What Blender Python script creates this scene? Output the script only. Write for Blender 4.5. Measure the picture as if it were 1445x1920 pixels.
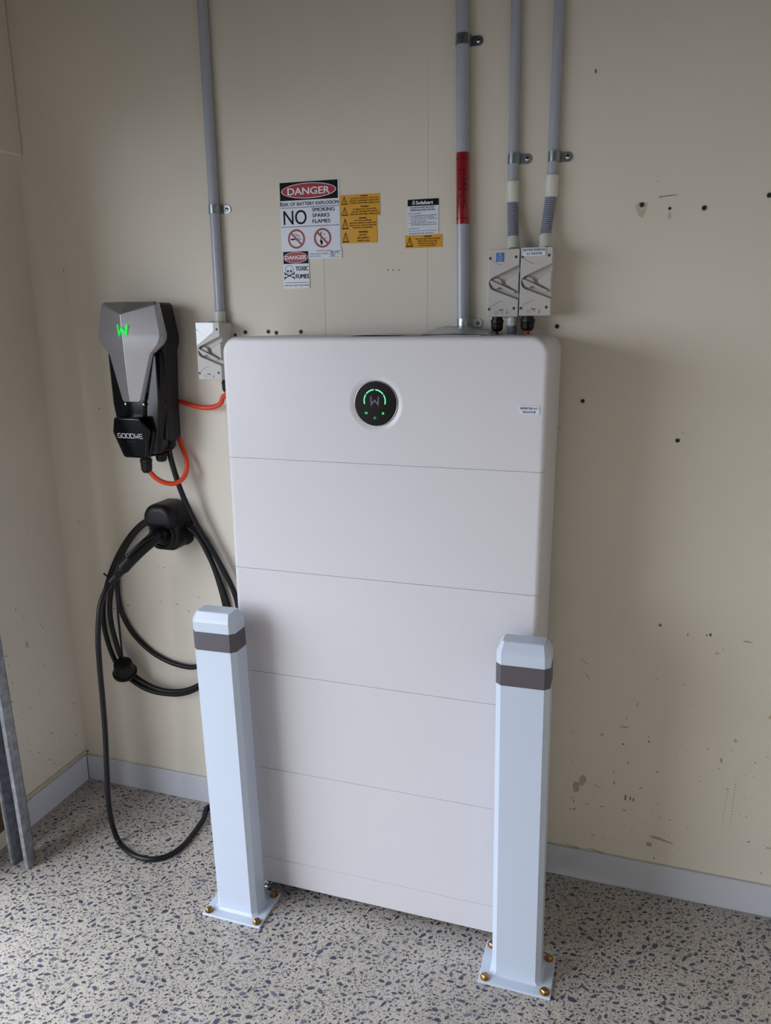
import bpy, bmesh, math, random
import numpy as np
from mathutils import Vector, Matrix

random.seed(7)
for o in list(bpy.data.objects): bpy.data.objects.remove(o, do_unlink=True)
S = bpy.context.scene
COL = S.collection
PI = math.pi

# ------------------------------------------------------------------ camera
CAM = np.array([0.9697, -1.7032, 1.6259]); YAW, PITCH, ROLL, FPX = -0.31001, -0.244208, -0.0075857, 1415.997
IW, IH = 1445, 1920
cf = np.array([math.sin(YAW)*math.cos(PITCH), math.cos(YAW)*math.cos(PITCH), math.sin(PITCH)])
r0 = np.array([math.cos(YAW), -math.sin(YAW), 0.0]); u0 = np.cross(r0, cf)
cr = r0*math.cos(ROLL)+u0*math.sin(ROLL); cu = -r0*math.sin(ROLL)+u0*math.cos(ROLL)
cam_d = bpy.data.cameras.new('camera'); cam = bpy.data.objects.new('camera', cam_d); COL.objects.link(cam)
cam_d.sensor_fit = 'HORIZONTAL'; cam_d.sensor_width = 36.0; cam_d.lens = FPX/IW*36.0; cam_d.clip_start = 0.02
cam.matrix_world = Matrix(((cr[0], cu[0], -cf[0], CAM[0]), (cr[1], cu[1], -cf[1], CAM[1]), (cr[2], cu[2], -cf[2], CAM[2]), (0, 0, 0, 1)))
S.camera = cam

# ------------------------------------------------------------------ sky, exposure
SKY_COL = (0.83, 0.90, 1.0); SKY_STRENGTH = 1.0; EXPOSURE = 2.76
world = bpy.data.worlds.new('overcast_sky'); S.world = world; world.use_nodes = True
bg = world.node_tree.nodes['Background']; bg.inputs[0].default_value = (*SKY_COL, 1); bg.inputs[1].default_value = SKY_STRENGTH
S.view_settings.view_transform = 'Standard'; S.view_settings.look = 'None'
S.view_settings.gamma = 1.0; S.view_settings.use_curve_mapping = False
S.view_settings.exposure = EXPOSURE
# the room: walls and the open garage door in the left wall
WY = 0.33; WX = -0.848; ROOM_X = 2.35; ROOM_Y = -4.1; NIB = 0.24; CEIL = 2.72
DOOR_Y0, DOOR_Y1, DOOR_H = -0.30, -3.60, 2.10
pl = bpy.data.lights.new('door_portal', 'AREA'); pl.shape = 'RECTANGLE'
pl.size = DOOR_H; pl.size_y = DOOR_Y0-DOOR_Y1
pl.cycles.is_portal = True
po = bpy.data.objects.new('door_portal', pl); COL.objects.link(po)
po.location = (WX-NIB/2, (DOOR_Y0+DOOR_Y1)/2, DOOR_H/2); po.rotation_euler = (0, -PI/2, 0)

def ray(px, py): return cf+cr*(px-IW/2)/FPX-cu*(py-IH/2)/FPX
def P(px, py, y): v = ray(px, py); return CAM+v*((y-CAM[1])/v[1])      # measured point of the photo at a known depth from the wall
def PX(px, py, x): v = ray(px, py); return CAM+v*((x-CAM[0])/v[0])
def PZ(px, py, z): v = ray(px, py); return CAM+v*((z-CAM[2])/v[2])

# ------------------------------------------------------------------ materials
def srgb(r, g, b):
    return tuple(((c/255)/12.92 if c/255 <= 0.04045 else ((c/255+0.055)/1.055)**2.4) for c in (r, g, b))
MATS = {}
def mat(name, col, rough=0.5, metal=0.0, var=0.04, scale=30.0, spec=0.5, coat=0.0, bump=0.0, bscale=200.0, emit=None, es=0.0):
    m = bpy.data.materials.new(name); m.use_nodes = True; nt = m.node_tree; b = nt.nodes['Principled BSDF']
    tc = nt.nodes.new('ShaderNodeTexCoord'); nz = nt.nodes.new('ShaderNodeTexNoise'); nz.inputs['Scale'].default_value = scale; nz.inputs['Detail'].default_value = 4
    nt.links.new(tc.outputs['Object'], nz.inputs['Vector'])
    cr_ = nt.nodes.new('ShaderNodeValToRGB')
    cr_.color_ramp.elements[0].position = 0.3; cr_.color_ramp.elements[1].position = 0.7
    cr_.color_ramp.elements[0].color = (*[c*(1-var) for c in col], 1); cr_.color_ramp.elements[1].color = (*[min(1, c*(1+var)) for c in col], 1)
    nt.links.new(nz.outputs['Fac'], cr_.inputs[0]); nt.links.new(cr_.outputs[0], b.inputs['Base Color'])
    b.inputs['Roughness'].default_value = rough; b.inputs['Metallic'].default_value = metal
    b.inputs['Specular IOR Level'].default_value = spec; b.inputs['Coat Weight'].default_value = coat; b.inputs['Coat Roughness'].default_value = 0.08
    if bump > 0:
        n2 = nt.nodes.new('ShaderNodeTexNoise'); n2.inputs['Scale'].default_value = bscale; n2.inputs['Detail'].default_value = 3
        nt.links.new(tc.outputs['Object'], n2.inputs['Vector'])
        bp = nt.nodes.new('ShaderNodeBump'); bp.inputs['Strength'].default_value = bump; bp.inputs['Distance'].default_value = 0.002
        nt.links.new(n2.outputs['Fac'], bp.inputs['Height']); nt.links.new(bp.outputs[0], b.inputs['Normal'])
    if emit:
        b.inputs['Emission Color'].default_value = (*emit, 1); b.inputs['Emission Strength'].default_value = es
    MATS[name] = m; return m

WALLC = tuple(c*0.85 for c in srgb(240, 231, 216))
mat('wall_paint', WALLC, 0.55, var=0.02, scale=3.0, bump=0.06, bscale=90)
mat('room_paint', srgb(128, 120, 110), 0.8, var=0.02)
mat('ceiling_paint', srgb(62, 60, 58), 0.8, var=0.01)
mat('white_trim', srgb(204, 207, 216), 0.4, var=0.01)
mat('driveway', srgb(70, 70, 70), 0.9, var=0.1, scale=6)
mat('battery_white', srgb(216, 213, 218), 0.28, var=0.004, scale=2, spec=0.5)
mat('bollard_white', srgb(200, 210, 226), 0.25, var=0.006, scale=3, spec=0.5)
mat('band_grey', srgb(88, 82, 90), 0.55, var=0.02)
mat('bolt_gold', srgb(176, 136, 92), 0.34, metal=1.0, var=0.25, scale=120)
mat('chrome', srgb(200, 202, 206), 0.18, metal=1.0, var=0.05)
mat('galv', srgb(165, 172, 178), 0.34, metal=1.0, var=0.2, scale=150)
mat('track_steel', srgb(150, 153, 160), 0.55, metal=0.75, var=0.3, scale=40, bump=0.1)
mat('conduit_grey', srgb(172, 176, 188), 0.26, var=0.02)
mat('hose_grey', srgb(140, 143, 160), 0.45, var=0.03)
mat('pvc_cream', srgb(214, 212, 203), 0.35, var=0.02)
mat('isolator_grey', srgb(198, 194, 190), 0.42, var=0.015)
mat('isolator_handle', srgb(190, 187, 183), 0.38, var=0.015)
mat('groove_grey', srgb(140, 137, 134), 0.5, var=0.03)
mat('recess_dark', srgb(70, 70, 72), 0.6, var=0.05)
mat('black_gloss', srgb(6, 6, 11), 0.16, var=0.05, spec=0.32)
mat('black_matt', srgb(12, 12, 16), 0.42, var=0.06, spec=0.30)
mat('rubber', srgb(13, 13, 20), 0.42, var=0.08, spec=0.35)
mat('silver', srgb(176, 175, 181), 0.34, metal=0.85, var=0.02, scale=400)
mat('orange_cable', srgb(222, 72, 38), 0.42, var=0.04)
mat('red_cable', srgb(150, 40, 30), 0.45, var=0.04)
mat('red_label', srgb(146, 16, 26), 0.16, var=0.03, coat=1.0)
mat('sign_white', srgb(224, 229, 242), 0.35, var=0.006)
mat('sign_yellow', srgb(222, 160, 8), 0.4, var=0.02)
mat('sign_red', srgb(162, 24, 40), 0.4, var=0.02)
mat('ink_black', srgb(10, 10, 16), 0.5, var=0.03, spec=0.15)
mat('ink_brown', srgb(58, 28, 8), 0.5, var=0.03, spec=0.15)
mat('ink_white', srgb(235, 236, 242), 0.5, var=0.01)
mat('ink_dim', srgb(92, 92, 106), 0.5, var=0.02)
mat('ink_faint', srgb(62, 58, 62), 0.5, var=0.02, spec=0.15)
mat('ink_red_dark', srgb(34, 4, 10), 0.4, var=0.03, spec=0.15)
mat('sticker_blue', srgb(22, 104, 186), 0.35, var=0.02)
mat('glow_green', (0.0, 0.02, 0.005), 0.4, emit=(0.01, 1.0, 0.10), es=0.80*2**-EXPOSURE*1.0)
mat('glow_mint', (0.01, 0.03, 0.02), 0.4, emit=(0.16, 1.0, 0.52), es=0.95*2**-EXPOSURE)
mat('glow_dot', (0.0, 0.02, 0.005), 0.4, emit=(0.02, 0.75, 0.16), es=0.9*2**-EXPOSURE)
mat('plug_green', srgb(60, 78, 70), 0.6, var=0.1)
mat('hole_black', srgb(18, 18, 18), 0.8, var=0.1)
mat('paper', srgb(222, 222, 226), 0.7, var=0.02)
mat('timber', srgb(120, 92, 66), 0.8, var=0.25, scale=60)
mat('scuff_brown', srgb(184, 166, 138), 0.7, var=0.18, scale=160)
mat('scuff_dark', srgb(120, 108, 94), 0.7, var=0.3, scale=160)
mat('scuff_black', srgb(70, 60, 54), 0.7, var=0.3, scale=160)
mat('scuff_tan', srgb(196, 184, 164), 0.7, var=0.10, scale=160)
mat('patch_white', srgb(225, 222, 214), 0.7, var=0.02)

def film_mat(name, amount):
    m = bpy.data.materials.new(name); m.use_nodes = True; nt = m.node_tree
    out = nt.nodes['Material Output']; nt.nodes.remove(nt.nodes['Principled BSDF'])
    t = nt.nodes.new('ShaderNodeBsdfTransparent'); t.inputs[0].default_value = (0.93, 0.94, 0.96, 1)
    g = nt.nodes.new('ShaderNodeBsdfGlossy'); g.inputs['Roughness'].default_value = 0.12
    d = nt.nodes.new('ShaderNodeBsdfDiffuse'); d.inputs[0].default_value = (0.86, 0.87, 0.9, 1)
    a = nt.nodes.new('ShaderNodeMixShader'); a.inputs[0].default_value = 0.5; nt.links.new(g.outputs[0], a.inputs[1]); nt.links.new(d.outputs[0], a.inputs[2])
    x = nt.nodes.new('ShaderNodeMixShader'); x.inputs[0].default_value = amount
    nt.links.new(t.outputs[0], x.inputs[1]); nt.links.new(a.outputs[0], x.inputs[2]); nt.links.new(x.outputs[0], out.inputs[0])
    MATS[name] = m
film_mat('clear_film', 0.62); film_mat('gloss_film', 0.13)

def floor_mat():
    m = bpy.data.materials.new('polished_concrete'); m.use_nodes = True; nt = m.node_tree; b = nt.nodes['Principled BSDF']; L = nt.links.new
    tc = nt.nodes.new('ShaderNodeTexCoord')
    def vor(scale, rnd=1.0):
        v = nt.nodes.new('ShaderNodeTexVoronoi'); v.inputs['Scale'].default_value = scale; v.inputs['Randomness'].default_value = rnd
        L(tc.outputs['Object'], v.inputs['Vector']); return v
    def ramp(src, p0, p1, c0, c1):
        r = nt.nodes.new('ShaderNodeValToRGB'); r.color_ramp.elements[0].position = p0; r.color_ramp.elements[1].position = p1
        r.color_ramp.elements[0].color = (*c0, 1); r.color_ramp.elements[1].color = (*c1, 1); L(src, r.inputs[0]); return r
    def mix(f, a, c, t='MIX'):
        x = nt.nodes.new('ShaderNodeMix'); x.data_type = 'RGBA'; x.blend_type = t
        if hasattr(f, 'node'): L(f, x.inputs[0])
        else: x.inputs[0].default_value = f
        L(a, x.inputs[6])
        if hasattr(c, 'node'): L(c, x.inputs[7])
        else: x.inputs[7].default_value = (*c, 1)
        return x.outputs[2]
    n = nt.nodes.new('ShaderNodeTexNoise'); n.inputs['Scale'].default_value = 5; n.inputs['Detail'].default_value = 5; L(tc.outputs['Object'], n.inputs['Vector'])
    base = ramp(n.outputs['Fac'], 0.3, 0.7, srgb(180, 173, 164), srgb(198, 190, 181))
    # fine sand grains of several colours
    v1 = vor(420)
    grains = ramp(v1.outputs['Color'], 0.0, 1.0, (0.36, 0.34, 0.31), (1, 1, 1)); grains.color_ramp.interpolation = 'CONSTANT'
    grains.color_ramp.elements[1].position = 0.30
    e = grains.color_ramp.elements.new(0.86); e.color = (1.18, 1.10, 0.98, 1)
    c = mix(0.72, base.outputs[0], grains.outputs[0], 'MULTIPLY')
    # small dark chips
    v2 = vor(190)
    chip = ramp(v2.outputs['Color'], 0.20, 0.24, (1, 1, 1), (0, 0, 0))
    edge = ramp(v2.outputs['Distance'], 0.30, 0.40, (1, 1, 1), (0, 0, 0))
    mm = nt.nodes.new('ShaderNodeMath'); mm.operation = 'MULTIPLY'; L(chip.outputs[0], mm.inputs[0]); L(edge.outputs[0], mm.inputs[1])
    c = mix(mm.outputs[0], c, srgb(80, 80, 88))
    L(c, b.inputs['Base Color'])
    b.inputs['Roughness'].default_value = 0.42; b.inputs['Specular IOR Level'].default_value = 0.4
    MATS['polished_concrete'] = m
    m = bpy.data.materials.new('stone_chip'); m.use_nodes = True; nt = m.node_tree; b = nt.nodes['Principled BSDF']; L = nt.links.new
    tc = nt.nodes.new('ShaderNodeTexCoord')
    geo = nt.nodes.new('ShaderNodeNewGeometry'); oi = nt.nodes.new('ShaderNodeObjectInfo')
    ad = nt.nodes.new('ShaderNodeMath'); ad.operation = 'ADD'; L(geo.outputs['Random Per Island'], ad.inputs[0]); L(oi.outputs['Random'], ad.inputs[1])
    fr = nt.nodes.new('ShaderNodeMath'); fr.operation = 'FRACT'; L(ad.outputs[0], fr.inputs[0])
    r = nt.nodes.new('ShaderNodeValToRGB'); r.color_ramp.elements[0].color = (*srgb(64, 66, 82), 1); r.color_ramp.elements[1].color = (*srgb(112, 114, 128), 1)
    e = r.color_ramp.elements.new(0.75); e.color = (*srgb(84, 86, 104), 1)
    L(fr.outputs[0], r.inputs[0]); L(r.outputs[0], b.inputs['Base Color']); b.inputs['Roughness'].default_value = 0.35
    MATS['stone_chip'] = m
floor_mat()

# ------------------------------------------------------------------ helpers
ROOT = {}
def rootloc(p):
    while p is not None and p.parent is not None: p = p.parent
    return np.array(p.location) if p is not None else np.zeros(3)
def tag(o, label=None, cat=None, group=None, kind=None):
    if label: o['label'] = label
    if cat: o['category'] = cat
    if group: o['group'] = group
    if kind: o['kind'] = kind
    return o
def thing(name, label, cat, loc=(0, 0, 0), group=None):
    o = bpy.data.objects.new(name, None); o.empty_display_size = 0.05; COL.objects.link(o); o.location = Vector([float(v) for v in loc])
    return tag(o, label, cat, group)
def mesh_obj(name, me, material, parent=None, smooth=None):
    o = bpy.data.objects.new(name, me); COL.objects.link(o)
    me.materials.clear(); me.materials.append(MATS[material])
    if smooth is not None:
        me.polygons.foreach_set('use_smooth', [True]*len(me.polygons)); me.set_sharp_from_angle(angle=math.radians(smooth))
    if parent is not None: o.parent = parent
    return o
class G:
    """collects vertices and faces for one mesh (world coordinates unless local)"""
    def __init__(s): s.v = []; s.f = []
    def add(s, v, f):
        n = len(s.v); s.v += [tuple(float(c) for c in q) for q in v]; s.f += [tuple(i+n for i in q) for q in f]; return s
    def box(s, x0, x1, y0, y1, z0, z1, b=0.0, seg=2):
        if b <= 0:
            v = [(x, y, z) for x in (x0, x1) for y in (y0, y1) for z in (z0, z1)]
            return s.add(v, [(0, 1, 3, 2), (4, 6, 7, 5), (0, 4, 5, 1), (2, 3, 7, 6), (0, 2, 6, 4), (1, 5, 7, 3)])
        bm = bmesh.new(); bmesh.ops.create_cube(bm, size=1)
        for q in bm.verts: q.co = Vector(((x0+x1)/2+q.co.x*(x1-x0), (y0+y1)/2+q.co.y*(y1-y0), (z0+z1)/2+q.co.z*(z1-z0)))
        bmesh.ops.bevel(bm, geom=list(bm.edges), offset=b, segments=seg, profile=0.5, affect='EDGES')
        return s.bm(bm)
    def bm(s, bm):
        bm.verts.index_update(); v = [tuple(q.co) for q in bm.verts]; f = [tuple(q.index for q in p.verts) for p in bm.faces]; bm.free(); return s.add(v, f)
    def prism(s, out, y0, y1, b=0.0, seg=3, bback=0.0):
        """outline of (x,z) points (counter-clockwise seen from -y), from front y0 to back y1; b rounds the front edge"""
        out = [np.array(p, float) for p in out]; n = len(out)
        area = sum(out[i][0]*out[(i+1) % n][1]-out[(i+1) % n][0]*out[i][1] for i in range(n))
        if area < 0: out = out[::-1]
        def inset(d):
            res = []
            for i in range(n):
                a, c, e = out[i-1], out[i], out[(i+1) % n]
                t1 = (c-a)/max(np.linalg.norm(c-a), 1e-9); t2 = (e-c)/max(np.linalg.norm(e-c), 1e-9)
                n1 = np.array([-t1[1], t1[0]]); n2 = np.array([-t2[1], t2[0]]); m = n1+n2
                k = max(0.35, np.dot(m, m)/2); res.append(c+m*d/k)
            return res
        rings = []
        if b > 0:
            for i in range(seg+1):
                a = PI/2*i/seg; rings.append((inset(b*(1-math.sin(a))), y0+b*(1-math.cos(a))))
        else: rings.append((out, y0))
        if bback > 0:
            for i in range(seg+1):
                a = PI/2*i/seg; rings.append((inset(bback*(1-math.cos(a))), y1-bback*(1-math.sin(a))))
        else: rings.append((out, y1))
        v = [(p[0], y, p[1]) for r, y in rings for p in r]; f = []
        for k in range(len(rings)-1):
            for i in range(n):
                j = (i+1) % n; f.append((k*n+i, (k+1)*n+i, (k+1)*n+j, k*n+j))
        f.append(tuple(range(n))); m = (len(rings)-1)*n; f.append(tuple(m+i for i in reversed(range(n))))
        return s.add(v, f)
    def tube(s, pts, r, n=12, closed=False, caps=True):
        pts = [np.array(p, float) for p in pts]; m = len(pts); T = []
        for i in range(m):
            a = pts[i-1] if (i > 0 or closed) else pts[i]; c = pts[(i+1) % m] if (i < m-1 or closed) else pts[i]
            t = c-a; T.append(t/np.linalg.norm(t))
        up = np.array([0, 0, 1.0]) if abs(T[0][2]) < 0.9 else np.array([1.0, 0, 0])
        N = np.cross(T[0], up); N /= np.linalg.norm(N); v = []; f = []
        rr = r if hasattr(r, '__len__') else [r]*m
        for i in range(m):
            N = N-T[i]*np.dot(N, T[i]); N /= np.linalg.norm(N); B = np.cross(T[i], N)
            for k in range(n):
                a = 2*PI*k/n; v.append(pts[i]+(N*math.cos(a)+B*math.sin(a))*rr[i])
        for i in range(m-1 if not closed else m):
            for k in range(n):
                l = (k+1) % n; j = (i+1) % m; f.append((i*n+k, i*n+l, j*n+l, j*n+k))
        if caps and not closed: f.append(tuple(reversed(range(n)))); f.append(tuple((m-1)*n+k for k in range(n)))
        return s.add(v, f)
    def lathe(s, origin, axis, prof, n=24):
        """prof: list of (distance along axis, radius)"""
        a = np.array(axis, float); a /= np.linalg.norm(a); o = np.array(origin, float)
        up = np.array([0, 0, 1.0]) if abs(a[2]) < 0.9 else np.array([1.0, 0, 0])
        N = np.cross(a, up); N /= np.linalg.norm(N); B = np.cross(a, N); v = []; f = []
        for h, r in prof:
            for k in range(n):
                t = 2*PI*k/n; v.append(o+a*h+(N*math.cos(t)+B*math.sin(t))*max(r, 1e-5))
        m = len(prof)
        for i in range(m-1):
            for k in range(n):
                l = (k+1) % n; f.append((i*n+k, i*n+l, (i+1)*n+l, (i+1)*n+k))
        f.append(tuple(reversed(range(n)))); f.append(tuple((m-1)*n+k for k in range(n)))
        return s.add(v, f)
    def ribbon(s, pts, w, y, th=0.0):
        """flat stroke in the x-z plane at depth y with mitred corners"""
        pts = [np.array(p, float) for p in pts]; m = len(pts); L_ = []; R_ = []
        for i in range(m):
            t1 = pts[i]-pts[i-1] if i > 0 else pts[1]-pts[0]; t2 = pts[i+1]-pts[i] if i < m-1 else pts[-1]-pts[-2]
            t1 = t1/np.linalg.norm(t1); t2 = t2/np.linalg.norm(t2)
            n1 = np.array([-t1[1], t1[0]]); n2 = np.array([-t2[1], t2[0]]); q = n1+n2; k = max(0.3, np.dot(q, q)/2)
            L_.append(pts[i]+q*(w/2)/k); R_.append(pts[i]-q*(w/2)/k)
        v = [(p[0], y, p[1]) for p in L_]+[(p[0], y, p[1]) for p in R_]
        return s.add(v, [(i, m+i, m+i+1, i+1) for i in range(m-1)])
    def disc(s, cx, cz, r, y, n=24, rz=None):
        rz = rz or r
        return s.add([(cx+r*math.cos(2*PI*k/n), y, cz+rz*math.sin(2*PI*k/n)) for k in range(n)], [tuple(range(n))])
    def ring(s, cx, cz, r, r2, y, n=32, a0=0, a1=2*PI):
        v = []; f = []
        for k in range(n+1):
            a = a0+(a1-a0)*k/n
            v += [(cx+r*math.cos(a), y, cz+r*math.sin(a)), (cx+r2*math.cos(a), y, cz+r2*math.sin(a))]
        for k in range(n): f.append((2*k, 2*k+1, 2*k+3, 2*k+2))
        return s.add(v, f)
    def rect(s, x0, x1, z0, z1, y): return s.add([(x0, y, z0), (x1, y, z0), (x1, y, z1), (x0, y, z1)], [(0, 1, 2, 3)])
    def poly(s, pts, y): return s.add([(p[0], y, p[1]) for p in pts], [tuple(range(len(pts)))])
    def build(s, name, material, parent=None, smooth=None, local=False, kind=None, label=None):
        off = np.zeros(3) if (local or parent is None) else rootloc(parent)
        me = bpy.data.meshes.new(name); me.from_pydata([tuple(np.array(q)-off) for q in s.v], [], s.f); me.validate(); me.update()
        bm = bmesh.new(); bm.from_mesh(me); bmesh.ops.recalc_face_normals(bm, faces=bm.faces); bm.to_mesh(me); bm.free()
        o = mesh_obj(name, me, material, parent, smooth)
        if kind: o['kind'] = kind
        if label: o['label'] = label
        return o
def spline(pts, n=10):
    pts = [np.array(p, float) for p in pts]; out = []
    q = [2*pts[0]-pts[1]]+pts+[2*pts[-1]-pts[-2]]
    for i in range(1, len(q)-2):
        a, b, c, d = q[i-1:i+3]
        for k in range(n):
            t = k/n; out.append(0.5*((2*b)+(c-a)*t+(2*a-5*b+4*c-d)*t*t+(3*b-a-3*c+d)*t**3))
    out.append(pts[-1]); return out
def rrect(x0, x1, z0, z1, r, seg=6, rs=None):
    """rounded rectangle outline; rs = radii for (x0z0, x1z0, x1z1, x0z1)"""
    rs = rs or (r, r, r, r); out = []
    for (cx, cz, a0), rr in zip(((x0, z0, PI), (x1, z0, 1.5*PI), (x1, z1, 0), (x0, z1, PI/2)), rs):
        if rr <= 0: out.append((cx, cz)); continue
        ox = cx+(rr if cx == x0 else -rr); oz = cz+(rr if cz == z0 else -rr)
        for k in range(seg+1):
            a = a0+PI/2*k/seg; out.append((ox+rr*math.cos(a), oz+rr*math.sin(a)))
    return out
def text_mesh(body, bold=0.0):
    c = bpy.data.curves.new('lettering', 'FONT'); c.body = body; c.resolution_u = 5; c.offset = bold; c.fill_mode = 'FRONT'
    o = bpy.data.objects.new('lettering', c); COL.objects.link(o)
    dg = bpy.context.evaluated_depsgraph_get(); me = bpy.data.meshes.new_from_object(o.evaluated_get(dg))
    bpy.data.objects.remove(o); bpy.data.curves.remove(c)
    v = np.array([tuple(q.co) for q in me.vertices]); f = [tuple(p.vertices) for p in me.polygons]; bpy.data.meshes.remove(me)
    v[:, 0] -= v[:, 0].min(); v[:, 1] -= v[:, 1].min(); return v, f
def text_into(g, body, x0, x1, z0, h, y, bold=0.0):
    """text stretched into the box x0..x1, z0..z0+h"""
    v, f = text_mesh(body); w = v[:, 0].max(); hh = v[:, 1].max(); d = bold*3.0*h
    for k, (dx, dz) in enumerate([(0, 0)] if bold <= 0 else [(-d, 0), (d, 0), (0, d*0.5), (0, -d*0.5)]):
        g.add([(x0+dx+q[0]/w*(x1-x0), y-k*0.00002, z0+dz+q[1]/hh*h) for q in v], f)
    return g

# ------------------------------------------------------------------ structure
def struct(o): o['kind'] = 'structure'; return o
floor = struct(G().box(WX-NIB, ROOM_X, ROOM_Y, WY+0.1, -0.12, 0).build('floor', 'polished_concrete'))
wall_back = struct(G().box(WX-NIB, ROOM_X+0.1, WY, WY+0.12, 0, CEIL).build('wall_back', 'wall_paint'))
wl = G()
wl.box(WX-NIB, WX, DOOR_Y0, WY, 0, CEIL).box(WX-NIB, WX, ROOM_Y, DOOR_Y1, 0, CEIL).box(WX-NIB, WX, DOOR_Y1, DOOR_Y0, DOOR_H, CEIL)
wall_left = struct(wl.build('wall_left', 'wall_paint'))
struct(G().box(ROOM_X, ROOM_X+0.1, ROOM_Y, WY, 0, CEIL).build('wall_right', 'wall_paint'))
struct(G().box(WX-NIB, ROOM_X+0.1, ROOM_Y-0.1, ROOM_Y, 0, CEIL).build('wall_front', 'wall_paint'))
struct(G().box(WX-NIB, ROOM_X+0.1, ROOM_Y-0.1, WY+0.12, CEIL, CEIL+0.1).build('ceiling', 'ceiling_paint'))
struct(G().box(WX, WX+0.022, DOOR_Y1-0.1, WY, 2.125, CEIL, 0.004, 1).build('trim_1', 'wall_paint'))
struct(G().box(WX+0.012, ROOM_X, WY-0.012, WY, 0, 0.097, 0.002, 1).build('baseboard_back', 'white_trim'))
struct(G().box(WX, WX+0.012, -0.055, WY-0.012, 0, 0.097, 0.002, 1).build('baseboard_left', 'white_trim'))
struct(G().box(-14, WX-NIB, -12, 8, -0.16, -0.02).build('driveway', 'driveway'))
struct(G().box(WX-NIB-0.5, WX-NIB, DOOR_Y1-0.45, DOOR_Y1-0.1, -0.1, 2.9).build('light_block_pier', 'driveway'))  # unseen pier, added to block oblique sky light past the far door end
# the garage door, rolled up under the ceiling
door_1 = struct(G().box(WX+0.1, 1.6, DOOR_Y1+0.03, -0.45, 2.325, 2.34).build('door_1', 'ceiling_paint'))
for k in range(4): G().box(WX+0.1+k*0.588, WX+0.1+k*0.588+0.584, DOOR_Y1+0.03, -0.45, 2.30, 2.325, 0.004, 1).build('door_panel', 'ceiling_paint', door_1)

# aggregate in the polished floor: the larger stones singly, the rest as one part
def chips():
    rng = np.random.default_rng(3)
    X0, X1, Y0, Y1 = WX+0.02, 2.1, -1.5, WY-0.014
    shapes = []
    for k in range(10):
        n = int(rng.integers(5, 8)); a = np.sort(rng.uniform(0, 2*PI, n)); a = np.linspace(0, 2*PI, n, endpoint=False)+rng.uniform(-0.35, 0.35, n)
        r = rng.uniform(0.72, 1.15, n); asp = rng.uniform(0.42, 0.78)
        shapes.append(np.stack([np.cos(a)*r, np.sin(a)*r*asp], 1))
    cell = 0.021; grid = {}
    def free(x, y, r):
        i, j = int(x//cell), int(y//cell)
        for a in range(i-1, i+2):
            for b in range(j-1, j+2):
                for (px, py, pr) in grid.get((a, b), ()):
                    if (px-x)**2+(py-y)**2 < ((pr+r)*0.84)**2: return False
        grid.setdefault((i, j), []).append((x, y, r)); return True
    big = []; rest = []
    ang = lambda: rng.normal(0.55, 0.6)
    tries = 0
    while len(big) < 300 and tries < 9000:
        tries += 1
        x, y = rng.uniform(-0.80, 1.40), rng.uniform(-0.66, 0.20)
        px = FPX/np.dot(np.array([x, y, 0])-CAM, cf)
        v = np.array([x, y, 0])-CAM; d = np.dot(v, cf); ix = IW/2+FPX*np.dot(v, cr)/d; iy = IH/2-FPX*np.dot(v, cu)/d
        if not (0 < ix < IW and iy < IH): continue
        r = float(np.clip(rng.lognormal(math.log(0.0090), 0.16), 0.0076, 0.0130))
        if free(x, y, r): big.append((x, y, r, ang(), int(rng.integers(10))))
    N = 60000
    xs = rng.uniform(X0, X1, N); ys = rng.uniform(Y0, Y1, N); rs = np.clip(rng.lognormal(math.log(0.0034), 0.50, N), 0.0012, 0.0098)
    order = np.argsort(-rs)
    V = []; F = []; nv = 0
    for i in order:
        x, y, r = float(xs[i]), float(ys[i]), float(rs[i])
        if not free(x, y, r): continue
        sh = shapes[int(rng.integers(10))]; a = ang(); c, s = math.cos(a), math.sin(a)
        X = x+r*(sh[:, 0]*c-sh[:, 1]*s); Y = y+r*(sh[:, 0]*s+sh[:, 1]*c)
        V += [(p, q, 0.0004) for p, q in zip(X.tolist(), Y.tolist())]; F.append(tuple(range(nv, nv+len(sh)))); nv += len(sh)
    me = bpy.data.meshes.new('stone_aggregate'); me.from_pydata(V, [], F); me.update()
    o = mesh_obj('stone_aggregate', me, 'stone_chip', floor); o['kind'] = 'stuff'
    ms = []
    for k, sh in enumerate(shapes):
        n = len(sh); me = bpy.data.meshes.new('stone_chip')
        v = [(p[0]*1.0, p[1]*1.0, -0.04) for p in sh]+[(p[0]*0.95, p[1]*0.95, 0.06) for p in sh]
        me.from_pydata(v, [], [tuple(range(n, 2*n))]+[(i, (i+1) % n, n+(i+1) % n, n+i) for i in range(n)]); me.update()
        me.materials.append(MATS['stone_chip']); ms.append(me)
    for x, y, r, a, k in big:
        o = bpy.data.objects.new('stone_chip', ms[k]); COL.objects.link(o); o.parent = floor
        o.location = (x, y, 0.0003); o.rotation_euler = (0, 0, a); o.scale = (r, r, 0.008)
chips()

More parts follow.
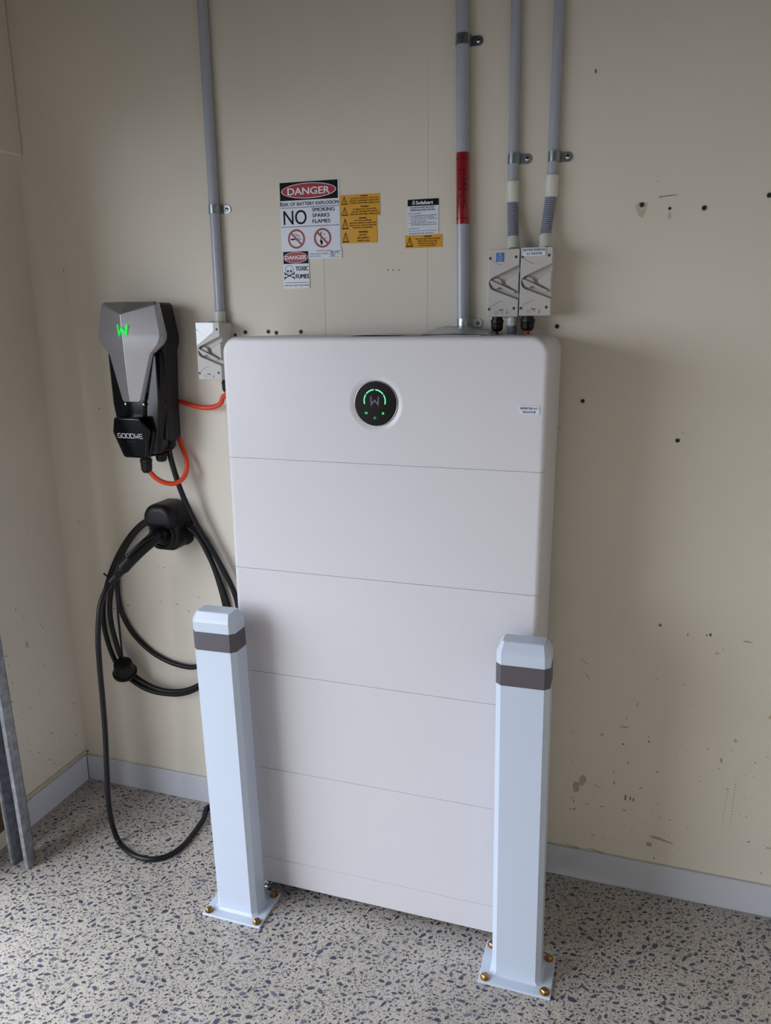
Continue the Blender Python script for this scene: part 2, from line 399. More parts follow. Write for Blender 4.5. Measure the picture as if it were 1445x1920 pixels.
# marks of wear and the old fixings in the walls
def wall_marks():
    rng = random.Random(5)
    def blob(g, x, z, w, h, ang=0.0, n=9, left=False, jag=0.45):
        pts = []
        for k in range(n):
            a = 2*PI*k/n; r = 1-jag*rng.random(); u, v = math.cos(a)*w/2*r, math.sin(a)*h/2*r
            pts.append((x+u*math.cos(ang)-v*math.sin(ang), z+u*math.sin(ang)+v*math.cos(ang)))
        if left: g.add([(WX+0.0004, p[0], p[1]) for p in pts], [tuple(range(n))])
        else: g.poly(pts, WY-0.0004-0.0003*rng.random())
    B, D, T, Wh, K, BL, DL = G(), G(), G(), G(), G(), G(), G()
    def at(g, px, py, wpx, hpx, ang=0.0, n=9):
        q = P(px, py, WY); s = 1/720.0; blob(g, q[0], q[2], wpx*s, hpx*s, ang, n)
    # right of the battery (lower wall)
    for a in [(1092, 1462, 22, 34), (1080, 1475, 18, 30), (1233, 1572, 40, 9, -0.2), (1250, 1578, 44, 7, -0.25), (1217, 1583, 14, 14), (1170, 1363, 22, 5), (1352, 1425, 6, 14, 0.1), (1378, 1388, 6, 14, .3),
              (1078, 1588, 50, 5, -0.2), (1120, 1596, 44, 5, -0.2), (1128, 1377, 10, 8), (1177, 1431, 5, 10), (1150, 1448, 5, 9), (1151, 1468, 6, 12), (1200, 1478, 12, 4, 0.9), (1440, 1590, 16, 5), (1443, 1345, 5, 10)]: at(B, *a)
    for a in [(1172, 1495, 5, 16), (1181, 1497, 4, 14), (1187, 1499, 4, 12), (1232, 1447, 6, 3, -.6), (1216, 1390, 5, 4, -.5), (1168, 1395, 7, 4, -.4), (1216, 1381, 4, 3), (1332, 1190, 6, 8), (1325, 1191, 4, 5), (1289, 1190, 2, 9), (1237, 1172, 8, 7),
              (1072, 1496, 4, 4), (1195, 1321, 1.5, 15), (1174, 1347, 3, 4), (1100, 1507, 14, 2, -.1), (1128, 1512, 16, 2, -.1), (1170, 1519, 8, 3), (1222, 1521, 3, 3), (1184, 1556, 4, 3), (1226, 1609, 4, 4), (1110, 1565, 2, 7, .3), (1405, 1204, 18, 2, -.15), (1398, 1203, 14, 2, -.1),
              (1119, 1474, 18, 1.5, -.35), (1075, 1502, 4, 6), (1076, 1517, 8, 4), (1068, 1516, 3, 4), (1415, 1430, 3, 4), (1403, 1578, 7, 3), (1426, 1637, 2, 6), (1326, 1404, 5, 2, -.7), (1096, 1241, 26, 1.5, -.5), (1101, 1268, 26, 1.5, -.9)]: at(D, *a)
    for k in range(16):
        at(D, 1379-k*0.72, 1465+k*5.6, 1.8, 3.2); at(D, 1365-k*0.8, 1480+k*4.0, 1.4, 2.4)
    for k in range(90): at(D if rng.random() < .5 else B, rng.uniform(1048, 1440), 1640-abs(rng.gauss(0, 190)), rng.uniform(1.5, 4), rng.uniform(1.2, 3.2), rng.uniform(0, 3))
    for a in [(1345, 1225, 12, 9), (1203, 392, 26, 34)]: at(T, *a)
    at(Wh, 1347, 1226, 9, 6); at(Wh, 1212, 388, 2.5, 30); at(Wh, 1433, 690, 2, 22); at(Wh, 1316, 803, 3, 7)
    # left part of the back wall
    for k in range(110): at(D if rng.random() < .6 else B, rng.uniform(150, 380), 1440-abs(rng.gauss(0, 260)), rng.uniform(1.2, 3.6), rng.uniform(1.2, 3), rng.uniform(0, 3))
    for a in [(119, 507, 5, 9), (240, 1135, 12, 8, .4), (214, 1141, 30, 3, .25), (302, 1128, 6, 4)]: at(B, *a)
    for a in [(186, 766, 4, 6), (332, 1133, 14, 2, -.45), (354, 1146, 9, 2, -.45), (373, 1120, 4, 3), (148, 978, 22, 1.5, -.5), (297, 1062, 6, 2), (308, 1064, 8, 2), (128, 558, 3, 3), (165, 1408, 8, 6), (158, 1412, 5, 8)]: at(D, *a)
    for a in [(1172, 1495, 5, 16), (1181, 1497, 4, 14), (1187, 1499, 3, 11), (1332, 1190, 5, 7), (1289, 1190, 1.6, 8), (1216, 1390, 4, 3), (163, 1409, 6, 5), (60, 1416, 4, 3)]: at(K, *a)
    at(K, 1252, 367, 40, 1.6, 0.05); at(D, 1238, 370, 10, 1.8, 0.05); at(D, 1233, 340, 3, 1.5); at(D, 1270, 825, 9, 8); at(T, 1255, 405, 7, 14)
    for px in (727, 737, 748): at(D, px, 506, 4, 4)
    at(D, 1279, 812, 2.5, 2.5); at(D, 1117, 133, 5, 9); at(D, 1049, 803, 3, 3)
    # left wall
    for k in range(60):
        y, z = rng.uniform(-0.12, 0.30), 0.12+abs(rng.gauss(0, 0.45))
        blob(DL if rng.random() < .6 else BL, y, z, rng.uniform(.003, .008), rng.uniform(.003, .008), left=True)
    blob(BL, 0.12, 0.62, .014, .03, left=True)
    BL.build('rust_scuffs', 'scuff_brown', wall_left, kind='stuff'); DL.build('dark_scuffs', 'scuff_dark', wall_left, kind='stuff')
    G().box(WX, WX+0.004, -0.055, WY-0.001, 0.097, 0.1115).build('old_paint_line', 'scuff_tan', wall_left)
    B.build('rust_scuffs', 'scuff_brown', wall_back, kind='stuff'); D.build('dark_scuffs', 'scuff_dark', wall_back, kind='stuff'); K.build('black_scuffs', 'scuff_black', wall_back, kind='stuff')
    T.build('worn_paint', 'scuff_tan', wall_back, kind='stuff'); Wh.build('bare_chips', 'patch_white', wall_back, kind='stuff')
    for px, py, r in [(1092, 752, .0055), (1270, 826, .0055), (1203, 384, .006), (1320, 390, .006), (1255, 391, .0035), (1442, 366, .006), (1044, 612, .006), (441, 628, .005), (460, 623, .006), (503, 622, .006), (518, 624, .006), (564, 622, .006)]:
        q = P(px, py, WY)
        pg = G().lathe((q[0], WY-0.0015, q[2]), (0, 1, 0), [(0, r*0.62), (0, r*0.95), (0.0006, r), (0.0015, r)], 14).build('wall_plug', 'plug_green', wall_back)
        G().disc(q[0], q[2], r*0.55, WY-0.0018, 12).build('screw_hole', 'hole_black', pg)
    for (xa, ya, xb, yb) in [(607, 489, 609, 632), (806, 60, 797, 626)]:
        a, b = P(xa, ya, WY), P(xb, yb, WY); x = (a[0]+b[0])/2
        G().box(x-.0012, x+.0012, WY-.0006, WY, 1.60, CEIL if ya < 300 else 1.80).build('sheet_joint', 'wall_paint', wall_back)
wall_marks()

# ------------------------------------------------------------------ battery stack
ZB, HB, HM, HI, DEP, BW = 0.0323, 0.0826, 0.29568, 0.2999, 0.296, 0.8
ZT = ZB+HB+4*HM+HI
def battery():
    t = thing('home_battery', 'tall white home battery tower of stacked modules with round black display', 'battery', (BW/2, DEP/2, 0))
    gap = 0.0008
    def slab(z0, z1, top=0.0):
        rs = (0.002, 0.002, top or 0.002, top or 0.002)
        return G().prism(rrect(0, BW, z0, z1, 0.002, 18 if top else 2, rs), 0.0, DEP, 0.011 if top else 0.0, 5)
    def mod(z0, z1):
        # side edges rounded, top and bottom straight: build as horizontal section
        out = rrect(0, BW, 0, DEP, 0, 5, (0.011, 0.011, 0.006, 0.006)); n = len(out); b = 0.0007
        v = []; f = []
        for dz, ins in ((z0, b), (z0+b, 0), (z1-b, 0), (z1, b)):
            for (x, y) in out:
                cx, cy = BW/2, DEP/2
                v.append((x-math.copysign(ins, x-cx), y-math.copysign(ins, y-cy), dz))
        for k in range(3):
            for i in range(n):
                j = (i+1) % n; f.append((k*n+i, k*n+j, (k+1)*n+j, (k+1)*n+i))
        f.append(tuple(reversed(range(n)))); f.append(tuple(3*n+i for i in range(n)))
        return G().add(v, f)
    mod(ZB, ZB+HB-gap).build('plinth', 'battery_white', t)
    for k in range(4):
        z = ZB+HB+k*HM; mod(z, z+HM-gap).build('battery_module', 'battery_white', t)
    zi = ZT-HI
    # inner core so the joints are closed
    G().box(0.006, BW-0.006, 0.004, DEP-0.004, ZB+0.01, ZT-0.05).build('inner_core', 'battery_white', t)
    sg = slab(zi-0.05, ZT, 0.040); bm = bmesh.new(); vs = [bm.verts.new(q) for q in sg.v]
    for q in sg.f: bm.faces.new([vs[i] for i in q])
    bmesh.ops.bisect_plane(bm, geom=list(bm.verts)+list(bm.edges)+list(bm.faces), plane_co=(0, 0, zi), plane_no=(0, 0, 1), clear_inner=True)
    bmesh.ops.holes_fill(bm, edges=[e for e in bm.edges if e.is_boundary])
    inv = G().bm(bm).build('inverter_housing', 'battery_white', t)
    cx, cz = 0.4016, 1.4427
    cut = G().lathe((cx, -0.004, cz), (0, 1, 0), [(0, 0.0700), (0.004, 0.0660), (0.0046, 0.0630), (0.0056, 0.0590), (0.0066, 0.0560), (0.0074, 0.0537), (0.0150, 0.0533)], 72).build('cutter', 'battery_white')
    cut.location = -t.location
    cut.parent = t
    bpy.context.view_layer.update()
    cut.matrix_parent_inverse = Matrix(); cut.location = -t.location; bpy.context.view_layer.update()
    md = inv.modifiers.new('b', 'BOOLEAN'); md.operation = 'DIFFERENCE'; md.object = cut; md.solver = 'EXACT'
    core = [o for o in t.children if o.name.startswith('inner_core')][0]
    m2 = core.modifiers.new('b', 'BOOLEAN'); m2.operation = 'DIFFERENCE'; m2.object = cut; m2.solver = 'EXACT'
    dg = bpy.context.evaluated_depsgraph_get(); dg.update()
    for o in (inv, core):
        me = bpy.data.meshes.new_from_object(o.evaluated_get(dg)); o.modifiers.clear(); o.data = me
    bpy.data.objects.remove(cut)
    d = G().lathe((cx, 0.0006, cz), (0, 1, 0), [(0, 0.0516), (0.0006, 0.0521), (0.0100, 0.0521)], 64).build('display', 'black_gloss', t, smooth=30, label='round glossy black display')
    G().tube([(cx+0.0527*math.cos(a), 0.0012, cz+0.0527*math.sin(a)) for a in [2*PI*k/72 for k in range(72)]], 0.0007, 8, closed=True).build('display_ring', 'chrome', d, smooth=60, label='thin bright metal ring')
    yk = 0.0002
    R1, R2 = 0.0252, 0.0284; oz = 0.0065; ox = -0.0025
    for a0, a1 in ((-0.30, 0.58), (0.66, 1.50), (1.64, 2.48), (2.56, 3.44)):
        G().ring(cx+ox, cz+oz, R1-0.0004, R2-0.0006, yk, 16, a0, a1).build('light_arc', 'glow_mint', d, label='glowing mint green arc segment')
    G().ribbon([(cx+ox-.0095, cz+oz+.0105), (cx+ox-.0085, cz+oz-.0085), (cx+ox, cz+oz+.001), (cx+ox+.0085, cz+oz-.0085), (cx+ox+.0095, cz+oz+.0105)], 0.0036, yk).build('logo', 'ink_dim', d, label='grey letter W emblem')
    g = G(); text_into(g, 'GOODWE', cx+ox-.0105, cx+ox+.0105, cz+oz-.0165, .0028, yk); g.build('lettering', 'ink_faint', d)
    g = G().ring(cx+ox, cz-.0345, .0030, .0023, yk, 24, -1.1, 4.24); g.rect(cx+ox-.0004, cx+ox+.0004, cz-.0345, cz-.0305, yk); g.build('power_icon', 'glow_dot', d)
    g = G(); text_into(g, '(i)', cx+ox-.0245, cx+ox-.0185, cz-.0255, .0055, yk, 0.04); g.build('signal_icon', 'glow_dot', d)
    G().disc(cx+ox+.0205, cz-.0225, .0032, yk, 8).build('status_icon', 'glow_dot', d)
    p = G().box(0.7400, 0.7845, -0.0014, 0, 1.4275, 1.4465, 0.0004, 1).build('label_plate', 'sign_white', t, label='small white plate with black lettering')
    g = G()
    text_into(g, 'INVERTER A.C.', 0.7425, 0.7820, 1.4385, .0048, -.0017, .01); text_into(g, 'ISOLATOR', 0.7480, 0.7765, 1.4305, .0048, -.0017, .01); g.build('lettering', 'ink_black', p)
    for x, y in ((0.045, 0.025), (BW-0.045, 0.025), (0.045, DEP-0.04), (BW-0.045, DEP-0.04)):
        G().lathe((x, y, 0.0), (0, 0, 1), [(0, .020), (.004, .021), (.007, .017), (.009, .010), (.018, .010), (.020, .014), (ZB, .014)], 20).build('levelling_foot', 'chrome', t, smooth=40)
    return t
battery()

# ------------------------------------------------------------------ bollards
def bollard(name, label, loc, tilt):
    t = thing(name, label, 'bollard', loc, 'white steel bollards guarding the battery'); w, dp, H = 0.1235, 0.074, 0.920
    def sect(w, dp, ch):
        c = ch; k = c*0.5
        return [(-w/2+c, -dp/2), (w/2-c, -dp/2), (w/2-k, -dp/2+k), (w/2, -dp/2+c), (w/2, dp/2-c), (w/2-k, dp/2-k), (w/2-c, dp/2), (-w/2+c, dp/2), (-w/2+k, dp/2-k), (-w/2, dp/2-c), (-w/2, -dp/2+c), (-w/2+k, -dp/2+k)]
    def stack(secs):
        g = G(); n = len(secs[0][0]); v = []; f = []
        for s_, z in secs: v += [(x, y, z) for x, y in s_]
        for k in range(len(secs)-1):
            for i in range(n):
                j = (i+1) % n; f.append((k*n+i, k*n+j, (k+1)*n+j, (k+1)*n+i))
        f.append(tuple(reversed(range(n)))); f.append(tuple((len(secs)-1)*n+i for i in range(n)))
        return g.add(v, f)
    A = sect(w, dp, 0.0125)
    p = thing_part = stack([(A, 0.008), (A, 0.870)]).build('post', 'bollard_white', t, local=True)
    stack([(A, 0.870), (A, 0.894), (sect(w-0.004, dp-0.006, 0.0115), 0.901), (sect(w-0.022, dp-0.026, 0.006), 0.9185), (sect(w-0.028, dp-0.032, 0.005), H)]).build('cap', 'bollard_white', t, local=True)
    Bn = sect(w+0.0012, dp+0.0012, 0.0128)
    stack([(Bn, 0.816), (Bn, 0.867)]).build('reflective_band', 'band_grey', t, local=True, label='dark grey band')
    g = G().box(-0.0905, 0.0905, -0.069, 0.069, 0, 0.007, 0.0015, 1); g.build('base_plate', 'bollard_white', t, local=True)
    sk = sect(w+0.012, dp+0.012, 0.013); stack([(sk, 0.007), (A, 0.013)]).build('weld_bead', 'bollard_white', t, local=True)
    for sx in (-1, 1):
        for sy in (-1, 1):
            x, y = sx*0.0745, sy*0.0535
            b = G().lathe((x, y, 0.007), (0, 0, 1), [(0, .0122), (.0018, .0122), (.0022, .0108)], 18).build('anchor_bolt', 'bolt_gold', t, local=True, smooth=40, label='brassy zinc bolt with washer')
            G().lathe((x, y, 0.009), (0, 0, 1), [(0, .0100), (.0055, .0100), (.0074, .0080), (.0080, .0035)], 6).build('bolt_head', 'bolt_gold', b, local=True)
    for c in t.children:
        if c.name.split('.')[0] in ('post', 'cap', 'reflective_band'): c.rotation_euler = (0, tilt, 0)
    return t
bollard('bollard', 'white steel bollard with grey band, beside the charging cable at the left', (0.0050, -0.0760, 0), -0.020).scale = (1, 1, 0.987)
bollard('bollard', 'white steel bollard with grey band, in front of the right battery edge', (0.7950, -0.0690, 0), -0.015)

# ------------------------------------------------------------------ conduits, saddles, isolators
def saddle(label, px, py, r, flip=1, y=None):
    y = y if y is not None else WY-r-0.001
    q = P(px, py, y-r*0.6); x, z = q[0], q[2]
    t = thing('conduit_saddle', label, 'saddle clip', (x, WY, z-0.012), 'galvanised conduit saddles')
    w = 0.0115; g = G(); n = 18; ro, ri = r+0.0022, r+0.0004; v = []; f = []
    for k in range(n+1):
        a = -PI*0.5-PI*0.5+PI*(k/n)   # wraps the room side
        for rr in (ri, ro):
            for dz in (-w, w): v.append((x+rr*math.cos(a), y+rr*math.sin(a), z+dz))
    for k in range(n):
        a = 4*k; b = a+4
        f += [(a+2, a+3, b+3, b+2), (a, b, b+1, a+1), (a, a+2, b+2, b), (a+1, b+1, b+3, a+3)]
    f += [(0, 1, 3, 2), (4*n, 4*n+2, 4*n+3, 4*n+1)]
    g.add(v, f); g.box(x+ri, x+ro+0.0008, y, WY-0.0015, z-w, z+w); g.box(x-ro, x-ri, y, WY, z-w, z+w)
    g.build('strap', 'galv', t, smooth=35)
    ox = x+ro
    out = [(ox-0.001, z-w), (ox+0.018, z-w)]+[(ox+0.018+w*0.9*math.cos(a), z+w*math.sin(a)) for a in np.linspace(-PI/2, PI/2, 9)]+[(ox-0.001, z+w)]
    G().prism(out, WY-0.0032, WY, 0.0006, 2).build('fixing_tab', 'galv', t)
    s = G().lathe((ox+0.016, WY-0.0032, z), (0, -1, 0), [(0, .0052), (.0012, .0050), (.0026, .0032)], 16).build('screw', 'chrome', t, smooth=40)
    G().ribbon([(ox+0.013, z), (ox+0.019, z)], 0.0011, WY-0.0060).build('screw_slot', 'recess_dark', s)
    return t
def bez(a, b, n=2): return [np.array(a)+(np.array(b)-np.array(a))*k/n for k in range(n+1)]
ZTOP = CEIL-0.005
def corrugated(a, b, r, pitch=0.0050):
    a, b = np.array(a), np.array(b); L_ = np.linalg.norm(b-a); n = int(L_/pitch)*4; pr = []
    for k in range(n+1):
        ph = k % 4; pr.append((L_*k/n, r*(0.80, 0.97, 1.04, 0.97)[ph]))
    return G().lathe(a, b-a, pr, 20)

def conduit_left():
    x0, x1 = P(379, 0, .3155)[0], P(413, 590, .3155)[0]; r = 0.0142; y = WY-r-0.0006
    zb = 1.655; t = thing('conduit', 'grey electrical conduit running up the wall from the switch beside the charger', 'conduit', (x1, y, zb))
    zt = ZTOP; dx = (x0-x1)/(P(379, 0, y)[2]-zb)
    G().tube([(x1, y, zb), (x1+dx*(zt-zb), y, zt)], r, 20).build('pipe', 'conduit_grey', t, smooth=40)
    G().lathe((x1, y-0.004, 1.6315), (0, 0, 1), [(0, .0185), (.004, .0185), (.005, .0172), (.032, .0172), (.034, .0155)], 24).build('adaptor', 'pvc_cream', t, smooth=40, label='short cream adaptor')
conduit_left()
saddle('metal saddle on the grey conduit above the charger switch', 399, 392, 0.0142)

def conduit_main():
    r = 0.0164; y = WY-r-0.0006
    a, b = P(867, 100, y), P(867.5, 590, y); zb = 1.600; dx = (a[0]-b[0])/(a[2]-b[2])
    f = lambda z: (b[0]+dx*(z-b[2]), y, z)
    t = thing('conduit', 'widest grey conduit with a red warning wrap, dropping behind the battery', 'conduit', f(zb))
    G().tube([f(zb), f(ZTOP)], r, 24).build('pipe', 'conduit_grey', t, smooth=40)
    z1, z0 = P(867, 287, y)[2], P(867, 421, y)[2]
    w = G().tube([f(z0), f(z1)], r+0.0007, 28).build('warning_wrap', 'red_label', t, smooth=40, label='glossy red warning wrap')
    g = G()
    def onpipe(body, ang, zc, length, h):
        v, fc = text_mesh(body); W_, H_ = v[:, 0].max(), v[:, 1].max(); out = []
        for q in v:
            z = zc+length/2-q[0]/W_*length; s = (q[1]/H_-0.5)*h; a_ = ang+s/(r+0.001); c = f(z)
            out.append((c[0]+(r+0.0011)*math.sin(a_), c[1]-(r+0.0011)*math.cos(a_), z))
        g.add(out, fc)
    mid = (z0+z1)/2
    onpipe('WARNING', 0.42, mid, 0.096, 0.0085); onpipe('SOLAR D.C.', -0.28, mid, 0.090, 0.0065)
    for z in (z0+0.014, z1-0.014):
        c = f(z); v = []; fc = []
        for k in range(17):
            a_ = -1.5+3.0*k/16
            for dz in (-0.0006, 0.0006): v.append((c[0]+(r+0.0011)*math.sin(a_), c[1]-(r+0.0011)*math.cos(a_), z+dz))
        for k in range(16): fc.append((2*k, 2*k+2, 2*k+3, 2*k+1))
        g.add(v, fc)
    g.build('lettering', 'ink_red_dark', w)
conduit_main()
saddle('highest metal saddle, near the top of the widest conduit', 866, 73, 0.0164)
saddle('metal saddle at the foot of the widest conduit, just above the battery', 868, 606, 0.0164)

def conduit_flex(label, top, cpl_t, cpl_b, hose_b, ad_b):
    r = 0.0127; y = WY-r-0.0006
    a = P(*top, y); c1 = P(*cpl_t, y); c2 = P(*cpl_b, y); h = P(*hose_b, 0.300); e = P(*ad_b, 0.290)
    t = thing('conduit', label, 'conduit', (e[0], 0.290, e[2]))
    dx = (a[0]-c1[0])/(a[2]-c1[2]); f = lambda z: (c1[0]+dx*(z-c1[2]), y, z)
    G().tube([f(c1[2]-0.015), f(ZTOP)], r, 20).build('pipe', 'conduit_grey', t, smooth=40)
    G().lathe(c2, c1-c2, [(0, .0155), (.001, .0163), (np.linalg.norm(c1-c2)-.001, .0163), (np.linalg.norm(c1-c2), .0150)], 22).build('coupling', 'pvc_cream', t, smooth=40, label='cream coupling')
    corrugated(h, c2, 0.0137).build('flexible_hose', 'hose_grey', t, smooth=60, label='ribbed grey hose')
    L_ = np.linalg.norm(h-e); g = G().lathe(e, h-e, [(0, .0172), (L_*0.3, .0172), (L_*0.33, .0155), (L_*0.9, .0155), (L_, .0145)], 22)
    g.build('adaptor', 'pvc_cream', t, smooth=40, label='cream threaded adaptor')
conduit_flex('grey conduit with ribbed hose entering the switch with the blue sticker', (967, 50), (961, 340), (961, 380), (962, 446), (962.5, 469))
conduit_flex('grey conduit with slanting ribbed hose, rightmost of the pipes', (1047, 50), (1035, 328), (1032.5, 370), (1022, 441), (1024, 467))
saddle('metal saddle on the conduit above the blue sticker switch', 962, 297, 0.0127)
saddle('rightmost metal saddle, on the slanting-hose conduit', 1038, 293, 0.0127)

def isolator(label, x0, z0, group='grey weatherproof isolator switches'):
    W_, H_, D_ = 0.0765, 0.1610, 0.080
    t = thing('isolator_switch', label, 'isolator switch', (x0+W_/2, WY, z0), group)
    X = lambda u: (u-0.5)*W_
    def pt(u, v): return (X(u), v*H_)
    B = lambda g, *a, **k: g.build(*a, local=True, **k)
    B(G().prism(rrect(X(0)+.0008, X(1)-.0008, 0.0008, H_-.0008, 0.004, 4), -0.064, 0.0, 0.0006, 1), 'housing', 'isolator_grey', t)
    cu_, cv_ = 0.255, 0.496; ru, rv = 0.0165/W_, 0.0165/H_
    arc = [(cu_+ru*math.cos(a), cv_+rv*math.sin(a)) for a in np.linspace(-1.95, -2*PI+1.95, 12)]
    out = [pt(0.02, 0), pt(0.98, 0), pt(1, 0.01), pt(1, 0.252)]+[pt(u, v) for u, v in arc]+[pt(1, 0.764), pt(1, 0.99), pt(0.98, 1), pt(0.02, 1), pt(0, 0.99), pt(0, 0.01)]
    cov = B(G().prism(out, -D_, -0.064, 0.0014, 2), 'cover', 'isolator_grey', t)
    B(G().prism([pt(0.56, 0.535), pt(0.60, 0.475), pt(0.985, 0.365), pt(0.985, 0.665)], -0.0745, -0.064, 0.002, 2), 'centre_panel', 'isolator_grey', t)
    k = B(G().lathe((X(cu_+0.02), -0.064, cv_*H_), (0, -1, 0), [(0, .0135), (.009, .0135), (.011, .0120)], 28), 'rotary_knob', 'isolator_handle', t, smooth=40)
    a, b = np.array(pt(0.085, 0.530)), np.array(pt(0.87, 0.362)); d = (b-a)/np.linalg.norm(b-a); n = np.array([-d[1], d[0]])
    B(G().prism([a-n*.0030, b-n*.0030, b+n*.0026, a+n*.0032], -0.0835, -0.070, 0.0009, 2), 'handle', 'isolator_handle', k)
    m = a+(b-a)*0.42; B(G().prism([a-n*.0025, a-n*.0065+d*.004, m-n*.0085-d*.006, m-n*.003], -0.0795, -0.068, 0.0012, 2), 'thumb_grip', 'isolator_handle', k)
    for u, v in ((.06, .87), (.89, .88), (.06, .115), (.87, .125)):
        s = B(G().lathe((X(u), -D_-0.0002, v*H_), (0, 1, 0), [(0, .0024), (0.0002, .0038), (.001, .0038)], 14), 'cover_screw', 'recess_dark', t)
    B(G().ribbon([pt(.10+.34*q, .845-.075*math.sin(q*PI/2)) for q in np.linspace(0, 1, 10)], .0014, -D_-.0004), 'moulded_arc', 'groove_grey', cov)
    B(G().ribbon([pt(.10+.40*q, .145+.085*math.sin(q*PI/2)) for q in np.linspace(0, 1, 10)], .0014, -D_-.0004), 'moulded_arc', 'groove_grey', cov)
    g = G().disc(X(.46), .100*H_, .0062, -D_-.0004, 18, .0018)
    for i in range(3): g.rect(X(.24), X(.38), (.080-.018*i)*H_, (.084-.018*i)*H_, -D_-.0004)
    g.rect(X(.47), X(.51), .062*H_, .075*H_, -D_-.0004); g.poly([pt(.62, .04), pt(.66, .04), pt(.66, .11)], -D_-.0004)
    B(g, 'rating_print', 'ink_dim', cov)
    B(G().lathe((X(.35), -0.036, H_), (0, 0, 1), [(0, .0105), (.0025, .0105), (.0032, .0085)], 18), 'blanking_plug', 'isolator_grey', t)
    return t
def gland(t, x, y, z, r, h, name='cable_gland', m='black_matt'):
    g = G().lathe((x, y, z), (0, 0, -1), [(0, r*0.82), (h*.18, r*0.82), (h*.2, r), (h*.42, r), (h*.44, r*.9), (h*.5, r*.95), (h*.86, r*.88), (h, r*.62)], 12)
    return g.build(name, m, t, smooth=25)
IA = isolator('grey isolator switch with a small blue sticker, left of the pair above the battery', 0.6170, 1.6410)
IB = isolator('grey isolator switch with a white printed label, right of the pair above the battery', 0.6965, 1.6425)
IC = isolator('grey isolator switch half hidden behind the battery corner, beside the charger', -0.2225, 1.4725)
p = G().rect(0.6365, 0.6555, 1.7720, 1.7935, 0.2492).build('blue_sticker', 'sticker_blue', IA, label='small blue sticker')
g = G()
for i, (tx, w) in enumerate((('SUN', .008), ('SUPPLY', .012), ('ISOLATE', .014), ('BEFORE', .010), ('SERVICE', .013))): text_into(g, tx, .646-w/2, .646+w/2, 1.7895-.0040*i, .0023, .2489)
g.build('lettering', 'ink_white', p)
p = G().box(0.7010, 0.7560, 0.2478, 0.2500, 1.7835, 1.8030, .0004, 1).build('label_plate', 'sign_white', IB, label='white plate with black lettering')
g = G(); text_into(g, 'BATTERY INVERTER', .7030, .7545, 1.7950, .0052, .2474, .008); text_into(g, 'A.C. ISOLATOR', .7105, .7475, 1.7865, .0052, .2474, .008); g.build('lettering', 'ink_black', p)
o = G().poly([(-0.2205, 1.6325), (-0.1640, 1.6325), (-0.1655, 1.6080), (-0.1900, 1.5905), (-0.2205, 1.5700)], 0.2490).build('protective_film', 'gloss_film', IC, label='shiny clear film')
md = o.modifiers.new('thickness', 'SOLIDIFY'); md.thickness = 0.0002
gland(IA, 0.6370, 0.285, 1.6410, 0.0165, 0.036)
q = gland(IA, 0.6735, 0.290, 1.6410, 0.0150, 0.024, 'hose_adaptor', 'pvc_cream')
gland(IB, 0.7140, 0.285, 1.6425, 0.0185, 0.036)
gland(IC, -0.1560, 0.288, 1.4725, 0.0125, 0.036)
c = thing('flexible_hose', 'short ribbed grey hose dropping from the blue sticker switch behind the battery', 'hose', (0.6735, 0.300, 1.585))
corrugated((0.6735, 0.314, 1.56), (0.6735, 0.291, 1.622), 0.0125).build('ribbed_sleeve', 'hose_grey', c, smooth=60)
c = thing('cable', 'dark red cable under the blue sticker switch', 'cable', (0.637, 0.31, 1.56))
G().tube(spline([(0.637, .285, 1.612), (0.637, .287, 1.600), (0.638, .306, 1.585), (0.639, .313, 1.56), (0.64, .313, 1.45)], 6), 0.0042, 10).build('sheath', 'red_cable', c, smooth=60)
c = thing('cable', 'orange cable under the switch with the white label', 'cable', (0.714, 0.31, 1.56))
G().tube(spline([(0.714, .285, 1.614), (0.714, .287, 1.602), (0.715, .306, 1.585), (0.716, .314, 1.56), (0.717, .314, 1.45)], 6), 0.0068, 12).build('sheath', 'orange_cable', c, smooth=60)

